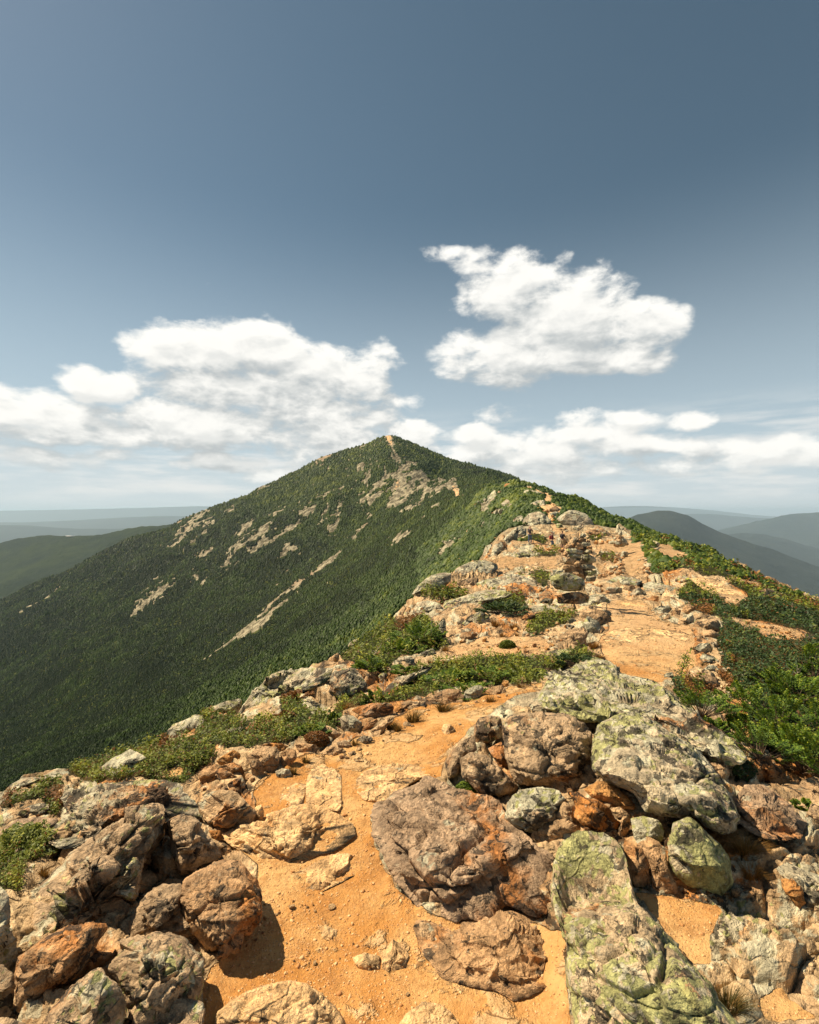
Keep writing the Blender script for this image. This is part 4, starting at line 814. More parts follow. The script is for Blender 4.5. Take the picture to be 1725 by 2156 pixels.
('b','632,-60 700,-104 770,-140 820,-170 960,-258 1130,-184 1250,-154 1400,-110 1430,-10 1540,80 1600,150 1700,200 1715,330 1705,480 1640,570 1560,560 1430,500 1380,560 1340,610 1280,600 1220,580 1130,600 1050,560 970,560 900,500 850,450 780,370 750,290 690,180 640,110','slab','big dark brown layered slab in the middle foreground beside the path',dict(q=.9,thick=.30,rough=1.25,facet=.5)),
('b','860,570 960,570 1100,590 1250,600 1440,530 1600,565 1720,600 1740,900 1660,990 1560,1040 1480,1070 1380,1010 1200,980 1060,940 940,790 890,660','brown','rusty low ledge under the big dark layered slab',dict(q=1,thick=.32,rough=.8)),
('b','-265,1130 -180,1060 -50,1000 60,960 160,940 260,960 360,1030 440,1110 490,1198 500,1400 -300,1400','pale','pale smooth dome of rock at the bottom of the path, left',dict(q=.6,thick=.6,facet=.2,rough=.7)),
('b','800,1198 850,1130 940,1070 1050,1080 1120,1140 1150,1198 1160,1400 790,1400','pale','low pale rock at the bottom edge, centre',dict(q=.8,thick=.4,facet=.2,rough=.8)),
('e','265,800 300,750 370,725 430,760 465,800 468,980 450,1010 350,1000 255,960 255,870','pale','pale trodden slab with a shaded right edge, sunk in the path',dict(q=1,thick=.22,facet=.3,rough=.7)),
('e','100,960 120,880 200,840 262,850 250,940 240,985 150,990','pale','dull low slab left of the pale trodden slab',dict(q=1,thick=.1,rough=.6)),
('e','548,820 600,770 700,735 850,730 980,760 1030,800 960,800 870,850 780,920 700,960 600,950 550,900','pale','wide pale slab in the path beside the dark layered slab',dict(q=1,thick=.16,facet=.3,rough=.7)),
('b','-260,100 -150,40 0,20 60,-40 180,-80 300,-90 450,-30 540,30 545,100 430,190 330,210 210,270 130,300 60,350 0,290 -50,220 -150,170','pale','large pale stepped rock in the path, nearest the blocky tan boulder',dict(q=.9,thick=.32,rough=1.1)),
('b','90,430 160,330 260,280 400,210 540,210 545,330 400,400 330,440 200,450','pale','low rounded hump of pale rock sunk below the stepped rock',dict(q=1,thick=.15,rough=.7)),
('b','525,810 600,780 690,800 690,880 650,905 560,870','pale','small pale stone set in the sand, left of a pair',dict(q=.8,thick=.4)),
('b','700,800 760,700 830,740 860,800 840,880 740,910 700,870','pale','larger pale stone set in the sand, right of a pair',dict(q=.9,thick=.3)),
('b','340,690 370,620 440,650 430,700 410,725','pale','thumb-shaped pale stone in the path',dict(q=.9,thick=.3)),
('b','920,600 980,610 1030,680 1035,760 980,765 920,680','tan','long stone half buried along the rusty ledge',dict(q=.9,thick=.4)),
('e','150,1000 160,975 290,958 280,985 220,1010 160,1018','brown','flat dark stone lying on the pale slabs',dict(q=.4,thick=.8,name='stone')),
('c','1470,290 1540,250 1640,300 1800,350 1800,500 1650,530 1600,440 1520,340','grey','grey speckled rock at the right edge above tawny grass',dict(q=.8,thick=.5)),
('c','1500,350 1560,345 1620,400 1658,500 1620,530 1560,470 1510,400','orange','orange scar of stone on the grey speckled rock',dict(q=.6,thick=.9)),
('c','1210,410 1250,395 1275,430 1260,460 1215,460','brown','small brown stone at the tip of the yellow-green block',dict(q=.2,name='stone')),
('f','1320,720 1400,690 1500,760 1530,830 1480,860 1390,820','tan','tan block at the lower edge of the fir thicket',dict(q=.5)),
('f','1310,690 1350,640 1430,650 1440,690 1390,700','grey','grey stone touching the fir thicket',dict(q=.4)),
('f','1160,850 1200,845 1222,880 1210,915 1180,905','orange','small orange stone in a cleft by the domed boulder',dict(q=.2)),
('f','1000,650 1080,640 1165,700 1150,715 1080,725','lichen','thin pale slab lying on the right shoulder of the domed boulder',dict(q=.5,thick=.9)),
('f','1080,725 1180,720 1205,790 1170,860 1130,800','tan','tan block under the thin pale slab',dict(q=.3)),
('f','1210,960 1290,850 1400,850 1500,920 1600,1000 1660,1080 1620,1170 1450,1180 1330,1140 1250,1070','slab','broad brown slab of bedrock between domed boulder and right edge',dict(q=1,thick=.3,rough=1.3)),
('f','1620,830 1700,800 1800,850 1800,950 1650,930 1600,880','tan','bare tan rock at the right edge below the firs',dict(q=.7)),
('f','1640,1050 1680,960 1800,1000 1800,1120 1700,1100','tan','lower bare tan rock at the right edge beside a fir sprig',dict(q=.7)),
('D','960,1010 1000,985 1070,1010 1125,1060 1100,1110 1060,1110 1000,1080','tan','smooth tan boulder between the small fir and the thicket',dict(q=.4,thick=.8)),
('D','890,1150 940,1110 1020,1130 1070,1190 1080,1260 1000,1220','tan','flat tan boulder below the small fir',dict(q=.7)),
('D','1045,900 1080,885 1125,930 1100,945 1060,930','tan','small pale stone right of the small fir, the nearer',dict(q=.4)),('D','1070,870 1090,850 1140,880 1120,905','tan','small pale stone right of the small fir, the farther',dict(q=.4)),
('D','1120,770 1160,755 1195,775 1190,805 1140,790','lichen','pale stone alone in the dark heath patch',dict(q=.4)),
('D','855,720 900,685 960,695 980,720 940,740 870,740','grey','rounded pale stone at the heath edge beside its smaller twin',dict(q=.4)),
('D','975,715 1020,705 1040,735 1010,750 980,740','grey','smaller pale stone touching the rounded pale stone',dict(q=.3)),
('D','730,790 800,740 880,750 960,790 980,850 900,830 800,800','tan','low tan slab behind the small fir',dict(q=.9,thick=.4)),
('D','780,560 830,525 900,520 925,570 900,600 830,590','grey','lichen stone on the right edge of the upper path, with moss beside it',dict(q=.3,thick=.8)),
('D','825,640 850,600 930,620 990,670 930,670 850,665','grey','long low stone below the lichen stone on the path edge',dict(q=.6)),
('D','555,790 570,750 620,740 640,790 600,810','grey','stone peeping over the right bedrock at the path end',dict(q=.2)),
('D','660,400 670,340 710,305 780,310 790,350 760,410 700,425','tan','squarish tan boulder at the right wall of the upper path',dict(q=.2,thick=.9)),
('D','765,420 790,360 860,340 960,345 990,390 980,430 900,420 850,440 790,455','tan','wide flat boulder in the right wall with shadow beneath',dict(q=.4,thick=.9)),
('D','850,480 860,430 920,420 980,460 985,500 920,515 870,510','tan','bare angular block in the right wall below the wide flat boulder',dict(q=.2,thick=.9)),
('D','800,480 830,450 850,470 845,505 810,500','tan','small stone left of the bare angular block',dict(q=.2)), ('D','905,520 950,510 975,550 950,575 920,550','grey','small stone below the bare angular block',dict(q=.3)),
('D','970,520 1000,480 1050,500 1040,540 1000,545','lichen','pale lichen stone right of the bare angular block',dict(q=.4)),
('D','970,590 1000,580 1010,620 985,620','grey','little grey stone on the heath edge by the long low stone',dict(q=.3)),
('D','790,345 850,315 900,310 905,325 850,345','tan','thin slab lying above the wide flat boulder',dict(q=.5)),
('D','610,300 640,265 690,275 680,310 660,350 615,350','brown','dark-sided stone in the right wall of the upper path',dict(q=.1)), ('D','690,280 720,240 790,245 790,290 740,305 700,300','brown','reddish stone above the squarish tan boulder',dict(q=.2)),
('D','455,285 510,245 590,240 625,265 590,300 510,300','grey','lichen-grey flat stone on the bend of the right wall',dict(q=.4)), ('D','550,340 590,300 610,320 605,355 560,350','tan','small tan stone at the foot of the right wall',dict(q=.3)), ('D','495,325 540,295 580,305 550,330','tan','thin grey chip at the foot of the right wall',dict(q=.5)),
('D','440,200 470,165 520,170 520,210 480,235','tan','upright tan stone above the lichen-grey flat stone',dict(q=.2)), ('D','510,210 560,165 640,180 670,205 630,235 540,235','tan','rounded tan stone right of the upright tan stone',dict(q=.3)),
('D','295,170 330,120 380,105 430,150 400,180 330,185','grey','boulder in the rock step across the upper path',dict(q=.2)), ('D','640,60 650,15 720,15 770,55 780,85 720,85','dark','dark mossy block before the smooth orange slab',dict(q=.2)),
('D','130,60 200,20 340,30 400,60 340,110 260,110 160,100','lichen','flat lichen slab forming the rock step of the upper path',dict(q=.7,thick=.7)), ('D','400,80 450,60 560,80 700,120 640,150 560,150 480,170 410,130','grey','right half of the rock step beside the heath',dict(q=.7,thick=.7)),
('D','250,110 330,80 350,120 300,155 260,150','tan','dark-faced stone in the front of the rock step',dict(q=.1)),('D','150,130 200,100 250,110 240,150 180,150','grey','left stone in the front of the rock step',dict(q=.1)),
('D','755,35 860,32 960,60 1080,110 1170,160 1200,195 1170,230 1060,235 960,200 880,140 800,80','pale','large smooth tan orange slab sloping through heath on the right',dict(q=1,thick=.35,facet=.3,rough=.6)),
('D','1270,130 1330,110 1430,150 1520,190 1440,195 1400,220 1330,200 1290,160','tan','cracked crag at the outer end of the right slope',dict(q=.7,thick=.6,rough=1.4)), ('D','1320,235 1380,250 1370,275 1330,265','tan','small tan rock below the cracked crag',dict(q=.5)),
('D','1140,410 1200,400 1260,420 1250,440 1170,430','tan','flat rock in the orange gravel strip on the right',dict(q=.8)), ('D','710,210 740,205 745,235 715,235','grey','small upright grey stone in heath beside the right wall',dict(q=.1)),
('D','90,485 170,425 300,405 500,410 700,440 790,470 740,520 600,545 400,560 150,550','pale','smooth pale bedrock across the upper path between its two walls',dict(q=1,thick=.06,facet=.1,rough=.35)),
('D','200,210 330,195 460,245 440,270 300,265 210,250','pale','low pale rock step crossing the upper path',dict(q=.9,thick=.25,rough=.9)), ('D','120,290 200,270 270,320 265,360 170,330','tan','tan rock step at the left of the upper path',dict(q=.8,thick=.3)),
# middle ridge
('p','685,460 740,410 820,365 900,370 1000,410 1060,470 1080,530 1050,570 950,590 860,560 780,530 710,490','grey','huge rounded boulder on the skyline ridge above the hikers',dict(q=.3,thick=.9,facet=.3,rough=.7)),
('p','980,600 1080,560 1120,535 1180,560 1230,620 1220,660 1150,650 1060,630','brown','second great boulder, lower right of the huge rounded one',dict(q=.3,thick=.9,facet=.3)),
('p','100,700 200,600 290,530 340,530 290,600 270,680 200,740 140,750','grey','steep smooth slab left of the hikers',dict(q=.5,thick=.6,rough=.7)),
('p','330,520 330,470 400,400 500,380 580,420 640,490 600,550 500,570 430,560 380,520','grey','layered outcrop rising behind the hikers',dict(q=.5,thick=.6,rough=1.5)),
('p','230,620 300,550 370,560 370,640 300,660 240,650','grey','greenish rock between smooth slab and first hiker',dict(q=.3)),
('p','110,820 200,760 330,725 450,730 570,770 520,790 400,780 300,780 200,830 130,850','grey','flat pale boulder on which the first hiker stands',dict(Y=46,q=.5,thick=.5)),
('p','160,850 300,810 450,795 430,830 370,860 250,885','lichen','pale flat rock in front of the first hiker',dict(q=.6,thick=.6)), ('p','370,860 430,820 500,815 440,880','grey','small pale rock beside the pale flat rock',dict(q=.5)),
('p','740,320 740,295 820,320 810,335','grey','flat dark stone on the upper trail edge',dict(q=.2)), ('p','605,385 610,350 680,325 730,360 700,385 650,390','dark','dark knob of rock beside the upper trail',dict(q=.2)),
('p','210,520 240,450 320,420 340,470 290,520 220,530','grey','grey outcrop left of the layered outcrop',dict(q=.3)), ('p','380,400 410,300 470,270 560,260 570,310 480,340 450,380','grey','rubbly outcrop left of the upper trail',dict(q=.6,rough=1.5)),
('p','540,385 600,355 605,395','tan','small block under the dark knob',dict(q=.2)), ('p','330,185 370,150 480,165 540,190 530,215 440,205 350,205','grey','long low outcrop just under the near summit',dict(q=.5)),
('p','130,120 150,85 250,90 240,110 150,130','brown','dark-faced rock on the near summit skyline',dict(q=.3)), ('p','100,300 160,250 210,280 190,330 120,330','grey','blocky outcrop on the green flank of the near summit',dict(q=.4)),
('p','0,820 20,740 110,700 130,760 60,830','grey','smooth slab foot below the steep slab',dict(q=.6)), ('g','1020,200 1040,140 1080,130 1110,160 1090,200 1040,225','grey','blocky rock at the left end of the middle ridge',dict(q=.2)),
('p','610,400 680,380 740,400 700,440 640,450','grey','flat stones at the left of the huge rounded boulder',dict(q=.4)), ('p','670,520 740,510 760,550 700,560','grey','small pale boulder on the trail under the huge boulder',dict(q=.4)),
('p','0,180 40,150 60,230 30,290 0,290 -60,300','grey','leftmost outcrop on the green flank',dict(q=.5)), ('p','850,560 960,510 980,540 920,590','lichen','pale ledge under the huge rounded boulder',dict(q=.3)),
]
for z, txt, mat, label, kw in TR: traced_rock(z, txt, mat, label or 'small loose stone lying at the foot of the rubble left of the path', **kw)
# the large cairn: its stones, bottom to top
CAIRN = ['640,1000 680,990 760,1000 740,1030 650,1050','745,1000 760,940 850,945 960,980 955,1010 850,1005','850,1030 880,1015 960,1030 965,1065 900,1065','930,980 940,940 1020,940 1100,960 1100,990 1000,990',
 '970,1040 980,1010 1110,1000 1115,1040 1050,1065','990,1110 1000,1060 1110,1060 1090,1120 1020,1120','720,900 750,860 840,860 890,900 870,940 790,930 720,920','865,940 900,900 940,920 930,960','940,880 950,830 1050,840 1105,880 1100,920 1000,930',
 '780,800 800,770 900,770 970,800 960,835 850,820','760,760 780,735 850,730 860,770 800,785','850,715 870,650 900,655 895,705','880,760 890,740 960,740 970,775 910,785','945,800 965,785 980,820 960,825','975,810 1000,780 1060,790 1070,825 1020,830',
 '880,735 900,710 940,715 940,738','945,735 960,705 1040,710 1050,740 990,755','910,695 930,665 1000,665 1000,690 940,700','1000,705 1010,680 1045,690 1040,712','930,655 935,620 980,612 1005,635 980,660','1000,770 1010,745 1060,745 1065,785','800,840 840,820 940,840 940,880 850,870','740,840 770,810 810,830 790,860','830,745 850,715 880,735 870,765','860,880 900,860 950,880 930,905','900,1010 960,1000 975,1060 940,1050','620,1100 610,1060 650,1040 690,1070 660,1110']
traced_rock('p', '760,1050 770,880 815,790 870,710 930,660 970,660 1010,720 1030,820 1060,900 1065,1040 980,1100', 'dark', 'dark rock added inside the large cairn as the shade between its stones', Y=12.35, q=.2, thick=.3, rough=2.0, group='stones stacked in the large cairn', name='cairn_stone', cat='stone')  # one dark body added behind the stones so their gaps look shaded
for i, t in enumerate(CAIRN):
    traced_rock('p', t, ['tan','grey','brown','tan','grey'][i % 5] if i > 8 else ['grey','tan','tan','grey','lichen','grey','tan','tan','grey'][i],
      ('rounded top stone crowning the large cairn' if i == 19 else 'stone stacked in the body of the large cairn'), Y=11.8 + .07 * ((i * 7) % 3), q=.3, thick=1.0, group='stones stacked in the large cairn', name='cairn_stone', cat='stone', rough=1.2)
# ------------------------------------------------------------------ stones made once and copied
def ico(sub=3):
    import bmesh
    bm = bmesh.new(); bmesh.ops.create_icosphere(bm, subdivisions=sub, radius=1)
    V = np.array([v.co[:] for v in bm.verts]); Fc = np.array([[v.index for v in f.verts] for f in bm.faces]); bm.free(); return V, Fc
ICO4, ICO4F = ico(4); ICO1, ICO1F = ico(1)
def stone_mesh(seed, mat):
    r = np.random.RandomState(seed); V = ICO4.copy()
    for _ in range(13):
        n = r.normal(size=3); n /= np.linalg.norm(n); d = r.uniform(.45, .85)
        k = V @ n - d; V -= np.maximum(k, 0)[:, None] * n * .93
    N = V / np.linalg.norm(V, axis=1)[:, None]
    V += N * (.05 * fbm(V * 1.5 + seed, 4, .6) + .03 * fbm(V * 5 + seed, 4, .6, True))[:, None]
    V *= np.array([1, r.uniform(.65, .9), r.uniform(.45, .7)])
    V -= [0, 0, V[:, 2].min() * .72]
    rc = V * .33 + seed * 2.3
    return mesh_obj('stone', V, [ICO4F], MR[mat], attrs=dict(rc=rc, rs=np.full(len(V), .4)))
PROTO = {k: stone_mesh(i + 3, m) for i, (k, m) in enumerate(dict(t1='tan', t2='tan', g1='grey', g2='grey', b1='brown', o1='orange', l1='lichen', t3='tan', p1='pale').items())}
USED = set()
RS = np.random.RandomState(11); random.seed(4)
def put_stone(px, py, wpx, kinds, label, group, flat=1.0, Y=None, up=0.0, name='stone', cat='stone'):
    k = kinds[RS.randint(len(kinds))]; Yh = Y or hit(px, py)
    if not Yh == Yh: return None
    if k in USED: o = PROTO[k].copy(); COL.objects.link(o)
    else: o = PROTO[k]; USED.add(k)
    o.name = name; s = wpx / F * Yh / 2
    o.location = world(px, py, Yh) + np.array([0, 0, up]); o.rotation_euler = (RS.uniform(-.25, .25), RS.uniform(-.25, .25), RS.uniform(0, 6.28))
    o.scale = (s, s * RS.uniform(.8, 1.1), s * flat * RS.uniform(.8, 1.2)); tag(o, label, cat, group); return o
def along(z, txt, n, w, jit, kinds, label, group, rows=1, **kw):
    P = zp(z, txt); d = np.r_[0, np.cumsum(np.linalg.norm(np.diff(P, axis=0), axis=1))]
    for t in (np.arange(n) + .5) / n * d[-1]:
        x, y = np.interp(t, d, P[:, 0]), np.interp(t, d, P[:, 1])
        put_stone(x + RS.normal() * jit, y + RS.normal() * jit * .6, w * math.exp(RS.normal() * .3), kinds, label, group, **kw)
WL = 'stones of the low walls lining the far path'
along('h','600,130 650,170 620,215 590,240 580,290 610,325', 30, 13, 5, ['t1','g1','t3','l1'], 'stone in the low wall on the right of the far narrow path', WL)
along('h','440,190 400,240 430,270 400,310 330,320 280,345', 26, 12, 5, ['t1','g2','t2','b1'], 'stone in the low wall on the left of the far narrow path', WL)
along('h','250,345 330,340 430,330', 10, 13, 4, ['t1','t2','g1'], 'stone in the rubble at the foot of the large cairn', 'rubble round the large cairn')
along('h','140,330 200,400 250,420 330,440', 14, 16, 7, ['t1','b1','g1'], 'stone in the rubble at the foot of the large cairn', 'rubble round the large cairn')
along('h','260,130 330,120 370,115', 9, 9, 3, ['t1','o1','t2'], 'stone in the row left of the small cairn', 'stones in a row by the small cairn')
along('p','580,780 700,790 760,790', 10, 7, 2.5, ['o1','t1'], 'stone at the feet of the two walking hikers', 'stones where the hikers walk')
along('p','600,300 700,330 760,340', 9, 6, 3, ['t1','g1'], 'stone beside the upper trail', 'stones along the upper trail'); along('p','480,350 560,380 640,420 660,480 700,540 800,590', 22, 6, 4, ['t1','o1','g1'], 'stone beside the upper trail', 'stones along the upper trail')
along('D','960,560 1010,640 1050,740 1130,850 1200,960', 9, 12, 5, ['t1','t2','g1'], 'loose stone between the path edge and the heath', 'loose stones at the heath edge')
along('f','1240,620 1330,680 1500,720 1600,780 1725,820', 13, 15, 6, ['t1','t2','o1'], 'loose stone under the fir thicket', 'loose stones under the firs')
along('B','20,1260 150,1300 260,1270 340,1200 450,1190', 10, 11, 5, ['t1','b1','o1'], 'small stone fallen at the foot of the left rubble', 'small stones at the left of the path')
along('B','930,1000 1100,1010 1250,960 1400,860 1500,800 1620,780', 15, 9, 5, ['t1','t2','p1'], 'small stone at the sandy left edge of the path', 'small stones at the left of the path')
along('C','230,1150 500,1130 700,1080 900,1040 1100,960', 12, 8, 4, ['t1','t2','p1'], 'small stone at the path edge under the row of boulders', 'small stones at the left of the path')
along('C','860,460 960,540 1040,600 1220,560 1300,520', 16, 12, 9, ['t1','t2','g1','o1'], 'loose stone in the bare hollow left of the upper path', 'loose stones in the hollow')
along('C','520,670 700,640 900,720 1100,700 1250,660', 26, 9, 12, ['t1','o1','o1','b1'], 'loose stone on the orange gravel slope', 'loose stones on the orange gravel')
along('C','1000,300 1080,330 1150,380 1200,350', 12, 11, 7, ['t1','t3','g1'], 'loose stone left of the large cairn', 'rubble round the large cairn')
along('D','900,120 1000,190 1100,250', 6, 8, 4, ['t1','g1'], 'small stone at the edge of the smooth orange slab', 'stones by the smooth slab'); along('D','1120,400 1300,400 1450,440 1600,500', 18, 8, 5, ['t1','o1','t2'], 'stone on the orange gravel strip', 'stones on the right gravel strip')
along('D','1180,80 1260,130 1400,200 1520,200', 10, 10, 5, ['t1','t2'], 'stone broken from the cracked crag', 'stones of the outer crag'); along('D','460,300 540,360 640,420 780,480', 13, 6, 4, ['t1','p1'], 'pebble-sized stone against the right wall', 'small stones by the right wall')
along('f','180,960 260,900 340,1120 560,1150', 7, 14, 4, ['t1','b1'], 'small stone jammed among the orange stones', 'small stones among the orange blocks')
along('c','900,430 1000,460 1160,480 1240,470', 9, 11, 5, ['b1','o1','t1'], 'small stone under the yellow-green block', 'small stones by the yellow-green block')
along('b','-150,420 0,470 100,560 200,480 420,560', 15, 8, 12, ['p1','t1','o1'], 'small stone loose in the sand beside the orange boulder', 'small stones in the sand')
along('b','50,720 300,850 600,700 700,950 1000,1150', 10, 7, 16, ['p1','t1'], 'small stone loose on the bare lower path', 'small stones on the lower path')
along('a','1250,560 1400,760 1530,690 1600,560', 7, 8, 6, ['o1','b1'], 'small stone at the foot of the orange boulder', 'small stones by the orange boulder')
MB_ = 'boulders on the green flank'
for (z, t, n, w) in [('q','1190,640 1260,600 1330,560',9,9),('q','1280,680 1340,690 1420,640',9,8),('q','930,940 980,880 1060,860',12,8),('q','1090,850 1150,800 1240,770',10,7),('q','1000,1000 1200,950 1350,830',8,6),('q','1350,620 1430,640 1500,600',7,8)]:
    along(z, t, n, w, 4, ['g1','g2','t1'], 'pale boulder on the green flank below the near summit', MB_, name='boulder', cat='rock')
for i, (x, y) in enumerate([(395,140),(425,95),(360,120),(450,130),(380,90),(410,75),(440,110),(415,120),(390,115),(430,140)]):    # the small cairn
    p = zp('h', '%d,%d' % (x, y))[0]; put_stone(p[0], 1151 - (1151 - p[1]) * .95 + 2, [19,17,17,18,12,11,15,16,17,18][i], ['t1','t3','t2','g1'], 'stone stacked in the small cairn beyond the large one', 'stones stacked in the small cairn', Y=33.0 + .1 * (i % 3), name='cairn_stone', flat=1.1)
for i, (x, y) in enumerate([(418,62),(412,85),(426,84),(400,104),(432,106),(416,104),(398,124),(440,124),(420,126)]):
    p = zp('h', '%d,%d' % (x, y))[0]; put_stone(p[0], p[1] + 3, [12,12,12,15,14,16,17,17,17][i], ['t1','g2','t3'], 'stone stacked in the small cairn beyond the large one', 'stones stacked in the small cairn', Y=32.6, name='cairn_stone', flat=1.2)
for k, o in PROTO.items():
    if k not in USED: bpy.data.objects.remove(o)

# ------------------------------------------------------------------ gravel on the path
def sample(n, x0, x1, y0, y1, grid, thr=.5, ymin=0, ymax=1e9, seed=1):
    r = np.random.RandomState(seed); px = r.uniform(x0, x1, n); py = r.uniform(y0, y1, n); Y, rr, cc = hit_many(px, py)
    k = (Y == Y) & (Y > ymin) & (Y < ymax); k[k] &= grid[rr[k], cc[k]] > thr
    px, py, Y = px[k], py[k], Y[k]
    return px, py, Y, np.stack([(px - CX) / F * Y, Y, (CY - py) / F * Y], 1), r
def gravel():
    px, py, Y, P, r = sample(70000, 0, 1725, 1120, 2156, GDIRT, .5, 0, 30, 3)
    den = fbm(P * 1.3, 3, .6); k = r.uniform(size=len(P)) < np.clip(.32 + den * .9, .06, .9); P, Y = P[k], Y[k]
    n = len(P); s = Y / F * np.exp(r.normal(size=n) * .42) * 1.5
    V = ICO1[None] * (1 + .35 * r.normal(size=(n, len(ICO1), 1)) * .6) * s[:, None, None] * r.uniform(.6, 1.2, (n, 1, 3)) * np.array([1, 1, .7])
    V = (V + P[:, None]).reshape(-1, 3); Fc = (ICO1F[None] + np.arange(n)[:, None, None] * len(ICO1)).reshape(-1, 3)
    m, nt, b = new_mat('gravel', .9, .2); t = nt.attr('tint')
    nt.put(b.inputs['Base Color'], nt.mix(nt.step(t, .0, 1), (.42,.20,.075), (.66,.43,.22)))
    tag(mesh_obj('gravel', V, [Fc], m, attrs=dict(tint=np.repeat(r.uniform(size=n), len(ICO1))), smooth=False), kind='stuff')
gravel()

# ------------------------------------------------------------------ leaves, twigs, grass
def leaf_quads(P, size, r, up=.5, aspect=.5):
    """one folded diamond leaf at each point"""
    n = len(P); nrm = r.normal(size=(n, 3)); nrm[:, 2] = np.abs(nrm[:, 2]) + up; nrm /= np.linalg.norm(nrm, axis=1)[:, None]
    a = np.cross(nrm, r.normal(size=(n, 3))); a /= np.linalg.norm(a, axis=1)[:, None]; b = np.cross(nrm, a)
    s = np.asarray(size).reshape(-1, 1)
    V = np.stack([P - a * s, P + b * s * aspect, P + a * s, P - b * s * aspect], 1)
    return V.reshape(-1, 3), np.arange(n * 4).reshape(n, 4)
def heath():
    px, py, Y, P, r = sample(1500000, -200, 2400, 1100, 1900, GVEG, .5, 0, 52, 5)
    L = .038 * Y ** .75
    lump = fbm(P / L[:, None], 3, .55); zone = fbm(P / (L * 6)[:, None] + 50, 3, .6); t2 = r.uniform(size=len(P))
    keep = (r.uniform(size=len(P)) < np.clip(.62 + lump * 1.2, .12, 1)) & (r.uniform(size=len(P)) < np.where(Y > 18, .55, .9))
    px, Y, P, L, lump, zone, t2 = px[keep], Y[keep], P[keep], L[keep], lump[keep], zone[keep], t2[keep]
    n = len(P); h = L * (.35 + .8 * np.clip(lump + .3, 0, 1)) * r.uniform(.1, 1, n)
    P = P + np.stack([r.normal(size=n) * .01, r.normal(size=n) * .01, h], 1)
    size = Y / F * 2.5 * np.exp(r.normal(size=n) * .3)
    tint = np.clip(t2 * .5 + (h / L) * .45 + lump * .4, 0, 1)
    left = (px < 700) & (Y < 9)
    bl = (px > 1300) & (Y < 14) & (zone < .22); ru = zone > np.where(left, .22, .26); ru |= t2 < np.where(left, .10, .06)
    kinds = np.where(ru, 2, np.where(bl, 1, 0))
    for k, (m, lab) in enumerate([(M_HEATH, 'heath_ground_cover'), (M_BLUE, 'juniper_ground_cover'), (M_RUST, 'rusty_ground_cover')]):
        i = kinds == k; V, Q = leaf_quads(P[i], size[i], r, .7, .55)
        tag(mesh_obj(lab, V, [Q], m, attrs=dict(tint=np.repeat(tint[i], 4)), smooth=False), kind='stuff')
heath()
def tube(P, R, n=5):
    P = np.asarray(P, float); V, Q = [], []
    for i in range(len(P)):
        d = P[min(i + 1, len(P) - 1)] - P[max(i - 1, 0)]; d /= max(np.linalg.norm(d), 1e-9)
        a = np.cross(d, [.3, .9, .2]); a /= np.linalg.norm(a); b = np.cross(d, a)
        for j in range(n): t = 2 * math.pi * j / n; V.append(P[i] + R[i] * (a * math.cos(t) + b * math.sin(t)))
    for i in range(len(P) - 1):
        for j in range(n): k = (j + 1) % n; Q.append([i * n + j, i * n + k, (i + 1) * n + k, (i + 1) * n + j])
    return V, Q
def fir_shrub(px, py, wpx, hpx, label, mat=None, dens=1.0, seed=0, group=None, Y=None, name='fir_shrub'):
    """low spreading fir: stems, flat sprays of needles"""
    r = np.random.RandomState(seed + int(px)); Y = Y or hit(px, py); base = world(px, py, Y); W = wpx / F * Y / 2; H = hpx / F * Y * (.5 if px < 1420 else .8)
    root = empty(name, base); tag(root, label, 'shrub', group)
    SV, SQ, LP, LD, LS, LT = [], [], [], [], [], []
    nb = int(26 * dens); off = 0
    for i in range(nb):
        a = r.uniform(0, 6.283); rad = math.sqrt(r.uniform(.02, 1)); tip = np.array([math.cos(a) * W * rad, math.sin(a) * W * rad * .8, H * (1.05 - .75 * rad ** 2) * r.uniform(.55, 1)])
        mid = tip * np.array([.5, .5, .45]); pts = [np.zeros(3), mid + r.normal(size=3) * W * .04, tip]
        v, q = tube(pts, [W * .02, W * .013, W * .004], 4); SV += v; SQ += (np.array(q) + off).tolist(); off += len(v)
        dirn = tip - mid; dirn /= np.linalg.norm(dirn) + 1e-9
        side = np.cross(dirn, [0, 0, 1]); side /= np.linalg.norm(side) + 1e-9
        Ls = W * r.uniform(.28, .5)
        for s in np.linspace(-.9, 1, 9):                     # twigs left and right along the spray
            for sg in (-1, 1):
                if r.uniform() < .1: continue
                o = tip + dirn * Ls * s * .6; d = dirn * .55 + side * sg * (.8 - .5 * max(s, 0)); d[2] += .10; l = Ls * .55 * (1.1 - .6 * max(s, 0))
                for u in np.linspace(.08, 1, 7):
                    LP.append(o + d * l * u + r.normal(size=3) * Ls * .03); LD.append(d); LS.append(max(Ls * .085, Y / F * 2.0)); LT.append(np.clip(.25 + .45 * u + .35 * (tip[2] / H) - .25 + r.normal() * .12, 0, 1))
    mesh_obj('stem', np.array(SV), [np.array(SQ)], M_BARK, root)
    P = np.array(LP); D = np.array(LD); S = np.array(LS)[:, None]; T = np.array(LT); n = len(P)
    D /= np.linalg.norm(D, axis=1)[:, None]; up = r.normal(size=(n, 3)) * .35 + [0, 0, 1]; sd = np.cross(D, up); sd /= np.linalg.norm(sd, axis=1)[:, None]
    V = np.stack([P - D * S * .5, P + sd * S * .95 + D * S * .4, P + D * S * .9, P - sd * S * .95 + D * S * .4], 1).reshape(-1, 3)
    mesh_obj('foliage', V, [np.arange(n * 4).reshape(n, 4)], mat or M_FIR, root, attrs=dict(tint=np.repeat(T, 4)), smooth=False)
    return root
fir_shrub(1478, 1512, 120, 78, 'small bright green fir shrub growing at the edge of the right bedrock', seed=1)
fir_shrub(1500, 1545, 60, 36, 'low fir tuft under the small bright fir shrub', seed=2)
TH = 'fir shrubs massed at the right edge'
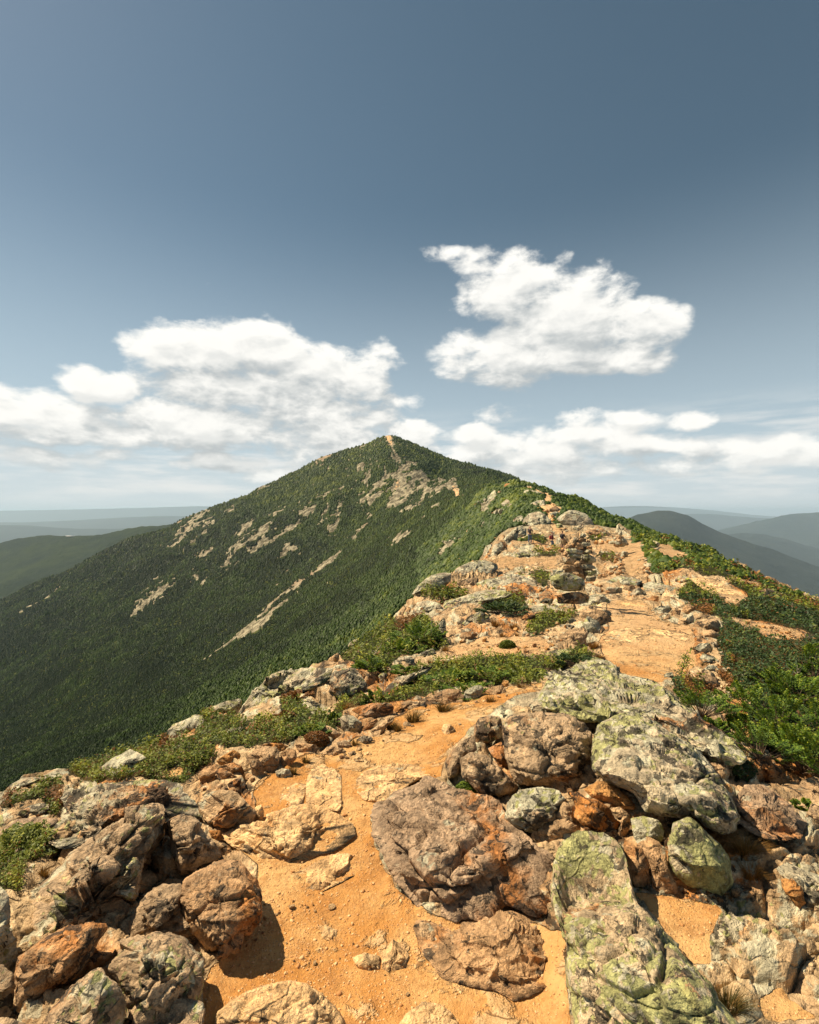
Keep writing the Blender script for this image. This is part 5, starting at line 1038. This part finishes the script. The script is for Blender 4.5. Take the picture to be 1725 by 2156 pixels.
for i, (x, y, w, h, l) in enumerate([(1600,1600,130,90,'fir shrub at the near left corner of the right thicket'),(1690,1630,150,110,'fir shrub lowest in the right thicket, at the picture edge'),(1640,1540,140,95,'fir shrub in the middle of the right thicket'),(1730,1560,130,110,'fir shrub at the picture edge, middle of the thicket'),
     (1580,1500,120,60,'fir shrub with yellow tips at the top left of the thicket'),(1680,1480,120,70,'fir shrub behind the middle of the thicket'),(1715,1440,90,90,'taller fir shrub at the right edge above the thicket'),(1760,1660,160,140,'fir shrub partly outside the right edge'),(1560,1560,90,60,'small fir shrub nearest the tan boulder'),(1850,1600,200,150,'fir shrub just outside the right edge'),(1640,1450,100,40,'low fir shrub in the bluish heath'),(1665,1600,120,90,'fir shrub filling the lower middle of the thicket')]):
    fir_shrub(x, y, w, h, l, seed=10 + i, dens=1.2, group=TH)
fir_shrub(884, 1350, 110, 62, 'dark green fir shrub left of the black cave-like gap', seed=31, dens=1.2)
fir_shrub(850, 1372, 90, 30, 'low green shrub at the left foot of the dark fir shrub', seed=32)
fir_shrub(655, 1548, 75, 34, 'bright fir sprigs behind the pointed pale stone', seed=33); fir_shrub(705, 1520, 50, 26, 'bright fir sprigs left of the upright speckled stone', seed=34)
fir_shrub(790, 1410, 90, 32, 'yellow-green fir shrub on the left rim beside a dead twig', seed=35); fir_shrub(790, 1478, 60, 34, 'bright fir shrub at the foot of the white dead twig', seed=36)
fir_shrub(860, 1420, 60, 24, 'small yellow-green fir behind the long narrow slab', seed=37); fir_shrub(950, 1440, 110, 34, 'yellow-green shrub in the left part of the central heath', seed=38)
fir_shrub(1030, 1432, 110, 40, 'yellow-green shrub in the middle of the central heath', seed=39); fir_shrub(985, 1462, 100, 24, 'bright green low fir at the front of the central heath', seed=40)
fir_shrub(1100, 1420, 90, 22, 'green shrub at the right end of the central heath', mat=M_HEATH, seed=41)
fir_shrub(1060, 1292, 100, 36, 'dark blue-green juniper patch beside the long humped boulder', mat=M_BLUE, seed=42, dens=1.6, name='juniper_shrub')
fir_shrub(1217, 1397, 80, 26, 'dark green bush by the rusty grass at the path', mat=M_BLUE, seed=43, name='juniper_shrub')
fir_shrub(598, 1515, 40, 26, 'dark brownish shrub below the cracked outcrop', mat=M_RUST, seed=44, dens=1.4, name='heath_shrub'); fir_shrub(630, 1470, 60, 18, 'dark low shrub set in the cracked outcrop', mat=M_RUST, seed=45, name='heath_shrub')
fir_shrub(1690, 1705, 44, 22, 'lone yellow-green fir sprig low at the right edge', seed=46); fir_shrub(40, 1790, 150, 40, 'dark shrub at the left edge beside the jagged outcrop', mat=M_HEATH, seed=47, dens=1.6, name='heath_shrub')
def sapling(px, py, hpx, label, leaf=None, seed=0, name='dead_sapling', cat='sapling', lean=.2):
    r = np.random.RandomState(seed); Y = hit(px, py); base = world(px, py, Y); H = hpx / F * Y
    root = empty(name, base); tag(root, label, cat); V, Q, o = [], [], 0; tips = []
    st = [np.array([lean * H * t * t, 0, H * t]) + r.normal(size=3) * H * .02 for t in np.linspace(0, 1, 6)]; st[0] *= 0
    v, q = tube(st, [H * .022 * (1 - .75 * t) for t in np.linspace(0, 1, 6)]); V += v; Q += q; o += len(v)
    mesh_obj('trunk', np.array(V), [np.array(Q)], M_WOOD if leaf is None else M_BARK, root); V, Q, o = [], [], 0
    for i in range(11):
        t = r.uniform(.25, .95); p = np.array([np.interp(t, np.linspace(0, 1, 6), [s[k] for s in st]) for k in range(3)]); a = r.uniform(0, 6.28)
        e = p + np.array([math.cos(a), math.sin(a), r.uniform(.1, .8)]) * H * r.uniform(.15, .38) * (1.1 - t * .6); m_ = (p + e) / 2 + r.normal(size=3) * H * .03
        v, q = tube([p, m_, e], [H * .011, H * .008, H * .003], 4); V += v; Q += (np.array(q) + o).tolist(); o += len(v); tips += [e, m_]
    mesh_obj('branches', np.array(V), [np.array(Q)], M_WOOD if leaf is None else M_BARK, root)
    if leaf:
        P = np.repeat(np.array(tips), 14, 0) + r.normal(size=(len(tips) * 14, 3)) * H * .045; v, q = leaf_quads(P, np.full(len(P), H * .03), r, .3, .5)
        mesh_obj('foliage', v, [q], leaf, root, attrs=dict(tint=np.repeat(r.uniform(.3, 1, len(P)), 4)), smooth=False)
sapling(1436, 1432, 66, 'thin half-bare sapling with yellow leaves above the small fir shrub', M_FIR, 3, 'sapling')
sapling(807, 1474, 56, 'white dead twig standing by the long narrow lichen slab', None, 4, lean=.05)
sapling(783, 1400, 44, 'forked dead twig on the left slope', None, 5, lean=.5); sapling(1668, 1290, 22, 'grey dead stem in the shrubs of the right slope', None, 6, lean=.1)
sapling(1676, 1450, 50, 'grey dead stem rising from the right thicket', None, 8, lean=.1); sapling(910, 1350, 52, 'dark dead stem beside the dark green fir shrub', None, 9, lean=.0)
sapling(1553, 1196, 20, 'dwarf wind-bent conifer standing alone on the right skyline', M_FOREST, 10, 'dwarf_conifer', 'tree')
def grass(px, py, wpx, hpx, label, n=150, seed=0, group='dry grass tufts', green=.0):
    r = np.random.RandomState(seed + int(px)); Y = hit(px, py); base = world(px, py, Y); W = wpx / F * Y / 2; H = hpx / F * Y; n = int(n)
    a = r.uniform(0, 6.28, n); b = np.stack([np.cos(a), np.sin(a) * .6, 0 * a], 1) * (W * .35 * np.sqrt(r.uniform(size=n)))[:, None]
    b[:, 2] -= .06 * H
    out = np.stack([np.cos(a) + .25, np.sin(a) * .7, 0 * a], 1) * (W * r.uniform(.2, 1, n))[:, None]; h = H * r.uniform(.45, 1, n) * (1.05 - .5 * np.linalg.norm(out, axis=1) / W)
    w = np.maximum(W * .012, Y / F * .55); sd = np.stack([-np.sin(a + r.normal(size=n)), np.cos(a), 0 * a], 1) * w
    V = []; ks = [0, .4, .75, 1]
    for t in ks:
        c = b + out * (t ** 1.6) ; c[:, 2] = b[:, 2] + h * (t - .22 * t ** 3)
        V += [c - sd * (1.02 - t), c + sd * (1.02 - t)]
    V = np.stack(V, 1); i = (np.arange(n) * 8)[:, None]; Q = np.concatenate([i + np.array([[0, 1, 3, 2]]), i + np.array([[2, 3, 5, 4]]), i + np.array([[4, 5, 7, 6]])])
    T = np.clip(np.repeat(r.uniform(.15, 1, n) - green, 8), 0, 1)
    tag(mesh_obj('grass_tuft', V.reshape(-1, 3) + base, [Q], M_GRASS, loc=base, attrs=dict(tint=T), smooth=False), label, 'grass', group)
for z, x, y, w, h, n, g, l in [('C',150,1240,210,170,260,.3,'largest dry grass tuft at the left of the path, by the low tan stone'),('C',380,1160,220,140,260,.3,'dry grass tuft in front of the wide brown boulder'),('C',30,1310,120,130,140,.3,'shaded grass tuft left of the largest one'),('C',730,1090,130,90,150,.1,'dry grass tuft between greenish block and rounded tan boulder'),
  ('C',1290,450,160,70,160,-.2,'rusty grass tuft below the cairn boulder'),('C',1510,690,150,120,220,-.25,'rust-coloured grass tuft at the left edge of the upper path'),('C',770,520,120,110,160,-.2,'rusty grass tuft right of the white-patched boulder'),('C',905,540,110,90,140,-.15,'rusty grass tuft in the hollow, right of its neighbour'),('C',390,705,120,70,120,-.1,'grass tuft under the cave-like gap'),('C',820,600,90,60,90,-.2,'small rusty tuft on the gravel'),('C',930,595,60,50,70,0,'tiny tuft on the orange gravel'),
  ('C',280,800,90,70,90,-.2,'rusty tuft beside the lichen rock on the left slope'),('B',820,1050,120,80,120,.4,'dark green tuft beside the reddish block'),('B',725,1140,120,120,150,.3,'thin grass tuft beside the small grey cube stone'),('B',1110,650,190,90,200,-.2,'orange grass patch under the round lichen boulder'),('B',1460,800,150,130,180,.25,'grass tuft at the right end of the tilted slabs'),('B',1190,920,100,90,90,.2,'thin tuft hanging over the tilted slabs'),
  ('B',600,900,110,70,90,-.1,'brown grass in the heath behind the rounded boulder'),('c',1290,190,300,130,420,-.1,'big tawny grass clump right of the yellow-green block'),('c',1330,340,240,130,300,-.15,'lower half of tawny grass below the big clump'),('c',1190,1110,330,220,420,.45,'dark green spiky grass clump beside the long lichen slab, bottom right'),('A',330,1290,150,130,160,-.05,'dry wispy grass left of the jagged outcrop'),('A',600,500,180,60,200,.15,'yellow-green grass on the left valley rim'),('A',740,450,120,50,120,.15,'shorter yellow grass on the rim by the pointed rock'),
  ('C',960,980,120,60,110,.1,'grass tuft at the narrow bend of the path'),('C',1550,760,120,70,120,.0,'fading tuft beside the rust-coloured one'),('A',480,1440,120,90,110,.1,'thin grass low in the jagged outcrop'),('D',770,570,60,40,70,.5,'mossy tuft on the right edge of the upper path'),('D',850,690,70,40,70,.5,'mossy tuft below the long low stone')]:
    p = zp(z, '%g,%g' % (x, y))[0]; k = ZF[z][2] / 1725 / 1.449275; grass(p[0], p[1], w * k, h * k, l, n, int(x), green=g)
def cushion(px, py, wpx, hpx, label, mat, seed):
    r = np.random.RandomState(seed); Y = hit(px, py); b = world(px, py, Y); W = wpx / F * Y / 2; H = hpx / F * Y; n = int(2600)
    a = r.uniform(0, 6.28, n); e = np.arccos(r.uniform(0, 1, n)); k = 1 + .10 * fbm(np.stack([np.cos(a) * np.sin(e), np.sin(a) * np.sin(e), np.cos(e)], 1) * 3 + seed, 3)
    P = np.stack([np.cos(a) * np.sin(e) * W, np.sin(a) * np.sin(e) * W * .8, np.cos(e) * H - .15 * H], 1) * k[:, None] * r.uniform(.9, 1, (n, 1))
    V, Q = leaf_quads(P, np.full(n, Y / F * 2.0), r, .6, .6)
    tag(mesh_obj('moss_cushion', V + b, [Q], mat, loc=b, attrs=dict(tint=np.repeat(r.uniform(.1, .8, n), 4)), smooth=False), label, 'plant')
cushion(1069, 1362, 36, 17, 'round green cushion plant alone on the orange gravel', M_HEATH, 2); cushion(980, 1664, 44, 20, 'bright green moss under the dark egg-shaped boulder', M_FIR, 3)
cushion(665, 1560, 60, 22, 'dark heath cushion behind the upright speckled stone', M_RUST, 5)

# ------------------------------------------------------------------ wooded slopes beyond
def forest():
    px, py, Y, P, r = sample(1150000, -320, 2150, 905, 1720, GVEG, .5, 14, 1300, 21)
    right = (px > 1100) & (Y < 160)
    k = (~right & (Y > 52)) | (right & ((Y > 56) | ((px > 1330) & (Y > 22) & (r.uniform(size=len(Y)) < .4)))); px, py, Y, P, right = px[k], py[k], Y[k], P[k], right[k]
    cl = fbm(P / np.array([9., 14., 9.]), 4, .6); big = fbm(P / 60., 3, .5)
    midh = (Y < 175) & (px > 880) | right; h = np.where(midh, np.clip(.14 + Y * .0038, .2, .7), np.clip(.55 + .35 * big, .38, .9)); h = np.where(P[:, 2] > 10, h * .6, h); h = np.maximum(h, Y / F * 2.5) * np.exp(r.normal(size=len(Y)) * .28) * (1 + .5 * cl)
    hp = h / Y * F; keep = r.uniform(size=len(Y)) < np.clip((3.3 / hp) ** 1.2 * (1 + .8 * cl) * np.where(midh, .8, 1), .02, .85)
    midh = midh[keep]; P, Y, h, cl, px, big, right = P[keep], Y[keep], h[keep], cl[keep], px[keep], big[keep], right[keep]; n = len(P)
    zs = [(0.0, .46), (.66, .36), (.50, .40), (1.0, .05)]; m = 6; ang = np.arange(m) / m * 6.283
    rot = r.uniform(0, 6.28, n); V = []
    for (z, rad) in zs:
        rr = rad * h[:, None] * r.uniform(.6, 1.3, (n, m)) * (1.15 if z < .5 else 1) * np.where(midh, 1.7, 1.15)[:, None]
        A = ang[None] + rot[:, None]
        V.append(np.stack([np.cos(A) * rr, np.sin(A) * rr, z * h[:, None] + 0 * rr + r.uniform(-.07, .07, (n, m)) * h[:, None] - .1 * h[:, None]], -1))
    V = np.concatenate(V, 1); lean = r.normal(size=(n, 1, 3)) * .08; lean[..., 2] = 0; V = V + lean * V[..., 2:3]
    base = (np.arange(n) * m * 4)[:, None]; Q = []
    for a0 in (0, 2 * m):
        for j in range(m): k2 = (j + 1) % m; Q.append(base + np.array([[a0 + j, a0 + k2, a0 + m + k2, a0 + m + j]]))
    V = (V + P[:, None]).reshape(-1, 3)
    dark = sstep(px, 870, 900) * (Y > 400)  # right flank below the summit: its shade goes into the tree tint
    tint = np.clip(.20 + .7 * cl + .55 * big + r.normal(size=n) * .10 + .12 * (right | midh) - .10 * dark + .30 * sstep(P[:, 2], -50, 50) - .10 * sstep(-P[:, 2], 10, 60), 0, 1)  # the low slopes' shade is put into the tint too, by height
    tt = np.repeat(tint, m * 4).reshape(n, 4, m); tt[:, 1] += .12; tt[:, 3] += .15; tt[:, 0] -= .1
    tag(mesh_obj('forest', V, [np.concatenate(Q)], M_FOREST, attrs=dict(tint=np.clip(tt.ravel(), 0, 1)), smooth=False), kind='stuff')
    return n
print('forest trees', forest())

# ------------------------------------------------------------------ people
def skin(name, pts, edges, mat, parent, sub=1):
    me = bpy.data.meshes.new(name); me.from_pydata([p[:3] for p in pts], edges, []); o = bpy.data.objects.new(name, me); COL.objects.link(o)
    sk = o.modifiers.new('s', 'SKIN'); ss = o.modifiers.new('b', 'SUBSURF'); ss.levels = sub; ss.render_levels = sub
    for i, p in enumerate(pts):
        r = p[3]; me.skin_vertices[0].data[i].radius = (r if not isinstance(r, tuple) else r[0], r if not isinstance(r, tuple) else r[1])
    me.skin_vertices[0].data[0].use_root = True
    dg = bpy.context.evaluated_depsgraph_get(); dg.update(); m2 = bpy.data.meshes.new_from_object(o.evaluated_get(dg)); bpy.data.objects.remove(o)
    for f in m2.polygons: f.use_smooth = True
    m2.materials.clear(); m2.materials.append(mat); n = bpy.data.objects.new(name, m2); COL.objects.link(n); n.parent = parent; return n
M_SKIN = plain('skin', (.50,.30,.21), .5, .05)
def person(px, py, Y, rz, label, jacket, legs, hair, elbows, wrists, knees, ankles, pack=None, shorts=False, hood=False, H=1.0):
    b = world(px, py, Y); root = empty('person', b, rz); root.scale = (H, H, H); tag(root, label, 'person')
    pts = [(0,0,.95,(.14,.10)), (0,0,1.13,(.13,.095)), (0,-.01,1.32,(.155,.10)), (0,0,1.47,.058), (0,-.01,1.54,.062), (0,-.02,1.63,(.080,.095)), (0,-.01,1.71,(.07,.08))]; E = [(0,1),(1,2),(2,3),(3,4),(4,5),(5,6)]
    pts.append((0,-.115,1.625,.016)); E.append((5,7))           # nose
    for s in (-1, 1): pts.append((s*.085,0,1.63,.014)); E.append((5, len(pts)-1))   # ears
    for s, el, wr in ((-1, elbows[0], wrists[0]), (1, elbows[1], wrists[1])):
        i = len(pts); pts += [(s*.17,0,1.42,.058), (*el,.042), (*wr,.028)]; E += [(2,i),(i,i+1),(i+1,i+2)]
        d = Vector(wr) - Vector(el); d.normalize(); sd = d.cross(Vector((0,0,1))); sd = sd.normalized() if sd.length > .1 else Vector((1,0,0)); up = sd.cross(d); pm = Vector(wr) + d * .07
        pts.append((*pm,(.036,.02))); E.append((i+2,i+3))
        for f in range(4):
            q = pm + d * .03 + sd * (f - 1.5) * .02; q2 = q + d * [.055,.065,.06,.045][f] + up * -.02; j = len(pts); pts += [(*q,.0085), (*q2,.007)]; E += [(i+3,j),(j,j+1)]
        t = Vector(wr) + d * .03 - sd * s * .045; j = len(pts); pts.append((*t,.009)); E.append((i+2,j))
    for s, kn, an in ((-1, knees[0], ankles[0]), (1, knees[1], ankles[1])):
        i = len(pts); pts += [(s*.09,0,.88,.085), (*kn,.058), (*an,.040), (an[0]+s*.01, an[1]-.14, an[2]-.045,(.042,.03))]; E += [(0,i),(i,i+1),(i+1,i+2),(i+2,i+3)]
    skin('body', pts, E, M_SKIN, root)
    mj = plain('jacket_cloth', jacket, .85, .2); ml = plain('trouser_cloth', legs, .85, .2); mh = plain('hair_or_hat', hair, .8, .2)
    jp = [(0,0,.93,(.165,.125)), (0,0,1.13,(.155,.115)), (0,-.01,1.32,(.175,.125)), (0,0,1.45,.078)]; JE = [(0,1),(1,2),(2,3)]
    for s, el, wr in ((-1, elbows[0], wrists[0]), (1, elbows[1], wrists[1])):
        i = len(jp); w2 = Vector(el).lerp(Vector(wr), .9); jp += [(s*.18,0,1.41,.075), (*el,.058), (*w2,.042)]; JE += [(2,i),(i,i+1),(i+1,i+2)]
    skin('jacket', jp, JE, mj, root)
    lp = [(0,0,.96,(.15,.115))]; LE = []
    for s, kn, an in ((-1, knees[0], ankles[0]), (1, knees[1], ankles[1])):
        i = len(lp); e2 = Vector(kn).lerp(Vector(an), .15 if shorts else .92); lp += [(s*.095,0,.86,.10), (*kn,.075), (*e2,.07 if shorts else .056)]; LE += [(0,i),(i,i+1),(i+1,i+2)]
    skin('shorts' if shorts else 'trousers', lp, LE, ml, root)
    mb = plain('boot_leather', (.05,.04,.035), .7)
    for s, an in ((-1, ankles[0]), (1, ankles[1])): skin('boot', [(an[0], an[1]+.01, an[2]+.04,.052), (an[0], an[1]+.02, an[2]-.04,.052), (an[0]+s*.01, an[1]-.15, an[2]-.05,(.05,.036))], [(0,1),(1,2)], mb, root)
    if hood: skin('hat', [(0,.01,1.66,(.098,.11)), (0,.0,1.745,(.07,.08))], [(0,1)], mh, root)
    else: skin('hair', [(0,.035,1.62,(.088,.085)), (0,.02,1.71,(.088,.095)), (0,-.03,1.745,(.06,.06))], [(0,1),(1,2)], mh, root)
    if pack: skin('backpack', [(0,.17,1.02,(.13,.09)), (0,.20,1.20,(.15,.11)), (0,.18,1.42,(.12,.08))], [(0,1),(1,2)], plain('backpack_cloth', pack, .8, .25), root)
    return root
person(1116, 1145.5, 46.2, .15, 'person in grey jacket and blue jeans standing on the pale boulder, hands at the face', (.10,.085,.08), (.06,.10,.17), (.04,.035,.035), [(-.24,-.12,1.2),(.24,-.12,1.2)], [(-.08,-.26,1.42),(.08,-.26,1.42)], [(-.10,-.03,.50),(.11,-.03,.50)], [(-.11,.0,.09),(.13,.0,.09)], hood=True)
person(1163, 1159.5, 45, 1.15, 'person in a dark red jacket with a red backpack walking to the right', (.12,.022,.028), (.07,.12,.19), (.03,.02,.015), [(-.25,.05,1.18),(.24,-.06,1.18)], [(-.22,-.16,1.04),(.2,-.24,1.1)], [(-.10,-.20,.54),(.10,.03,.50)], [(-.10,-.22,.10),(.11,.26,.16)], pack=(.30,.03,.025))
person(1184.5, 1157, 46, 2.5, 'person in black shirt and khaki shorts with a black backpack, back to us', (.018,.018,.022), (.33,.28,.17), (.025,.02,.015), [(-.25,-.04,1.18),(.25,-.06,1.18)], [(-.20,-.2,1.15),(.12,-.27,1.2)], [(-.10,-.05,.50),(.10,-.06,.50)], [(-.11,.03,.09),(.12,.08,.09)], pack=(.02,.022,.03), shorts=True)
tiny = person(812, 911, 700, .3, 'tiny distant person standing on the far summit skyline', (.10,.08,.08), (.05,.06,.09), (.03,.03,.03), [(-.24,0,1.18),(.24,0,1.18)], [(-.25,-.05,.95),(.25,-.05,.95)], [(-.10,-.02,.50),(.10,-.02,.50)], [(-.1,.02,.09),(.1,.02,.09)])
tiny['group'] = 'hikers on the far summit'
for x in (817, 821, 828, 833, 838, 843):
    c = copy_tree(tiny); Y_ = 700; c.location = world(x, 911.5 + (x > 835) * 2.5, Y_); c.rotation_euler = (0, 0, x)
# ------------------------------------------------------------------ the building on the left hill
def box(name, x0, x1, y0, y1, z0, z1, mat, parent):
    V = [(x, y, z) for z in (z0, z1) for y in (y0, y1) for x in (x0, x1)]
    return mesh_obj(name, V, [np.array([[0,2,3,1],[4,5,7,6],[0,1,5,4],[2,6,7,3],[0,4,6,2],[1,3,7,5]])], mat, parent, smooth=False)
b = world(148, 1131, 2212); root = empty('mountain_station', b, .1); tag(root, 'small white-roofed building on top of the left wooded hill', 'building')
box('wall', -15, 15, -5, 5, -6, 5, plain('wall_paint', (.42,.36,.32), .8, .1, .2), root); box('roof', -17, 17, -6.5, 6.5, 5.02, 7.4, plain('roof_metal', (.80,.80,.80), .5, .05, .2), root)
for i in range(5): box('window', -13 + i * 5.6, -9.6 + i * 5.6, -5.15, -5.02, 0, 3.2, plain('window_glass', (.05,.06,.07), .2, .1, .2), root)
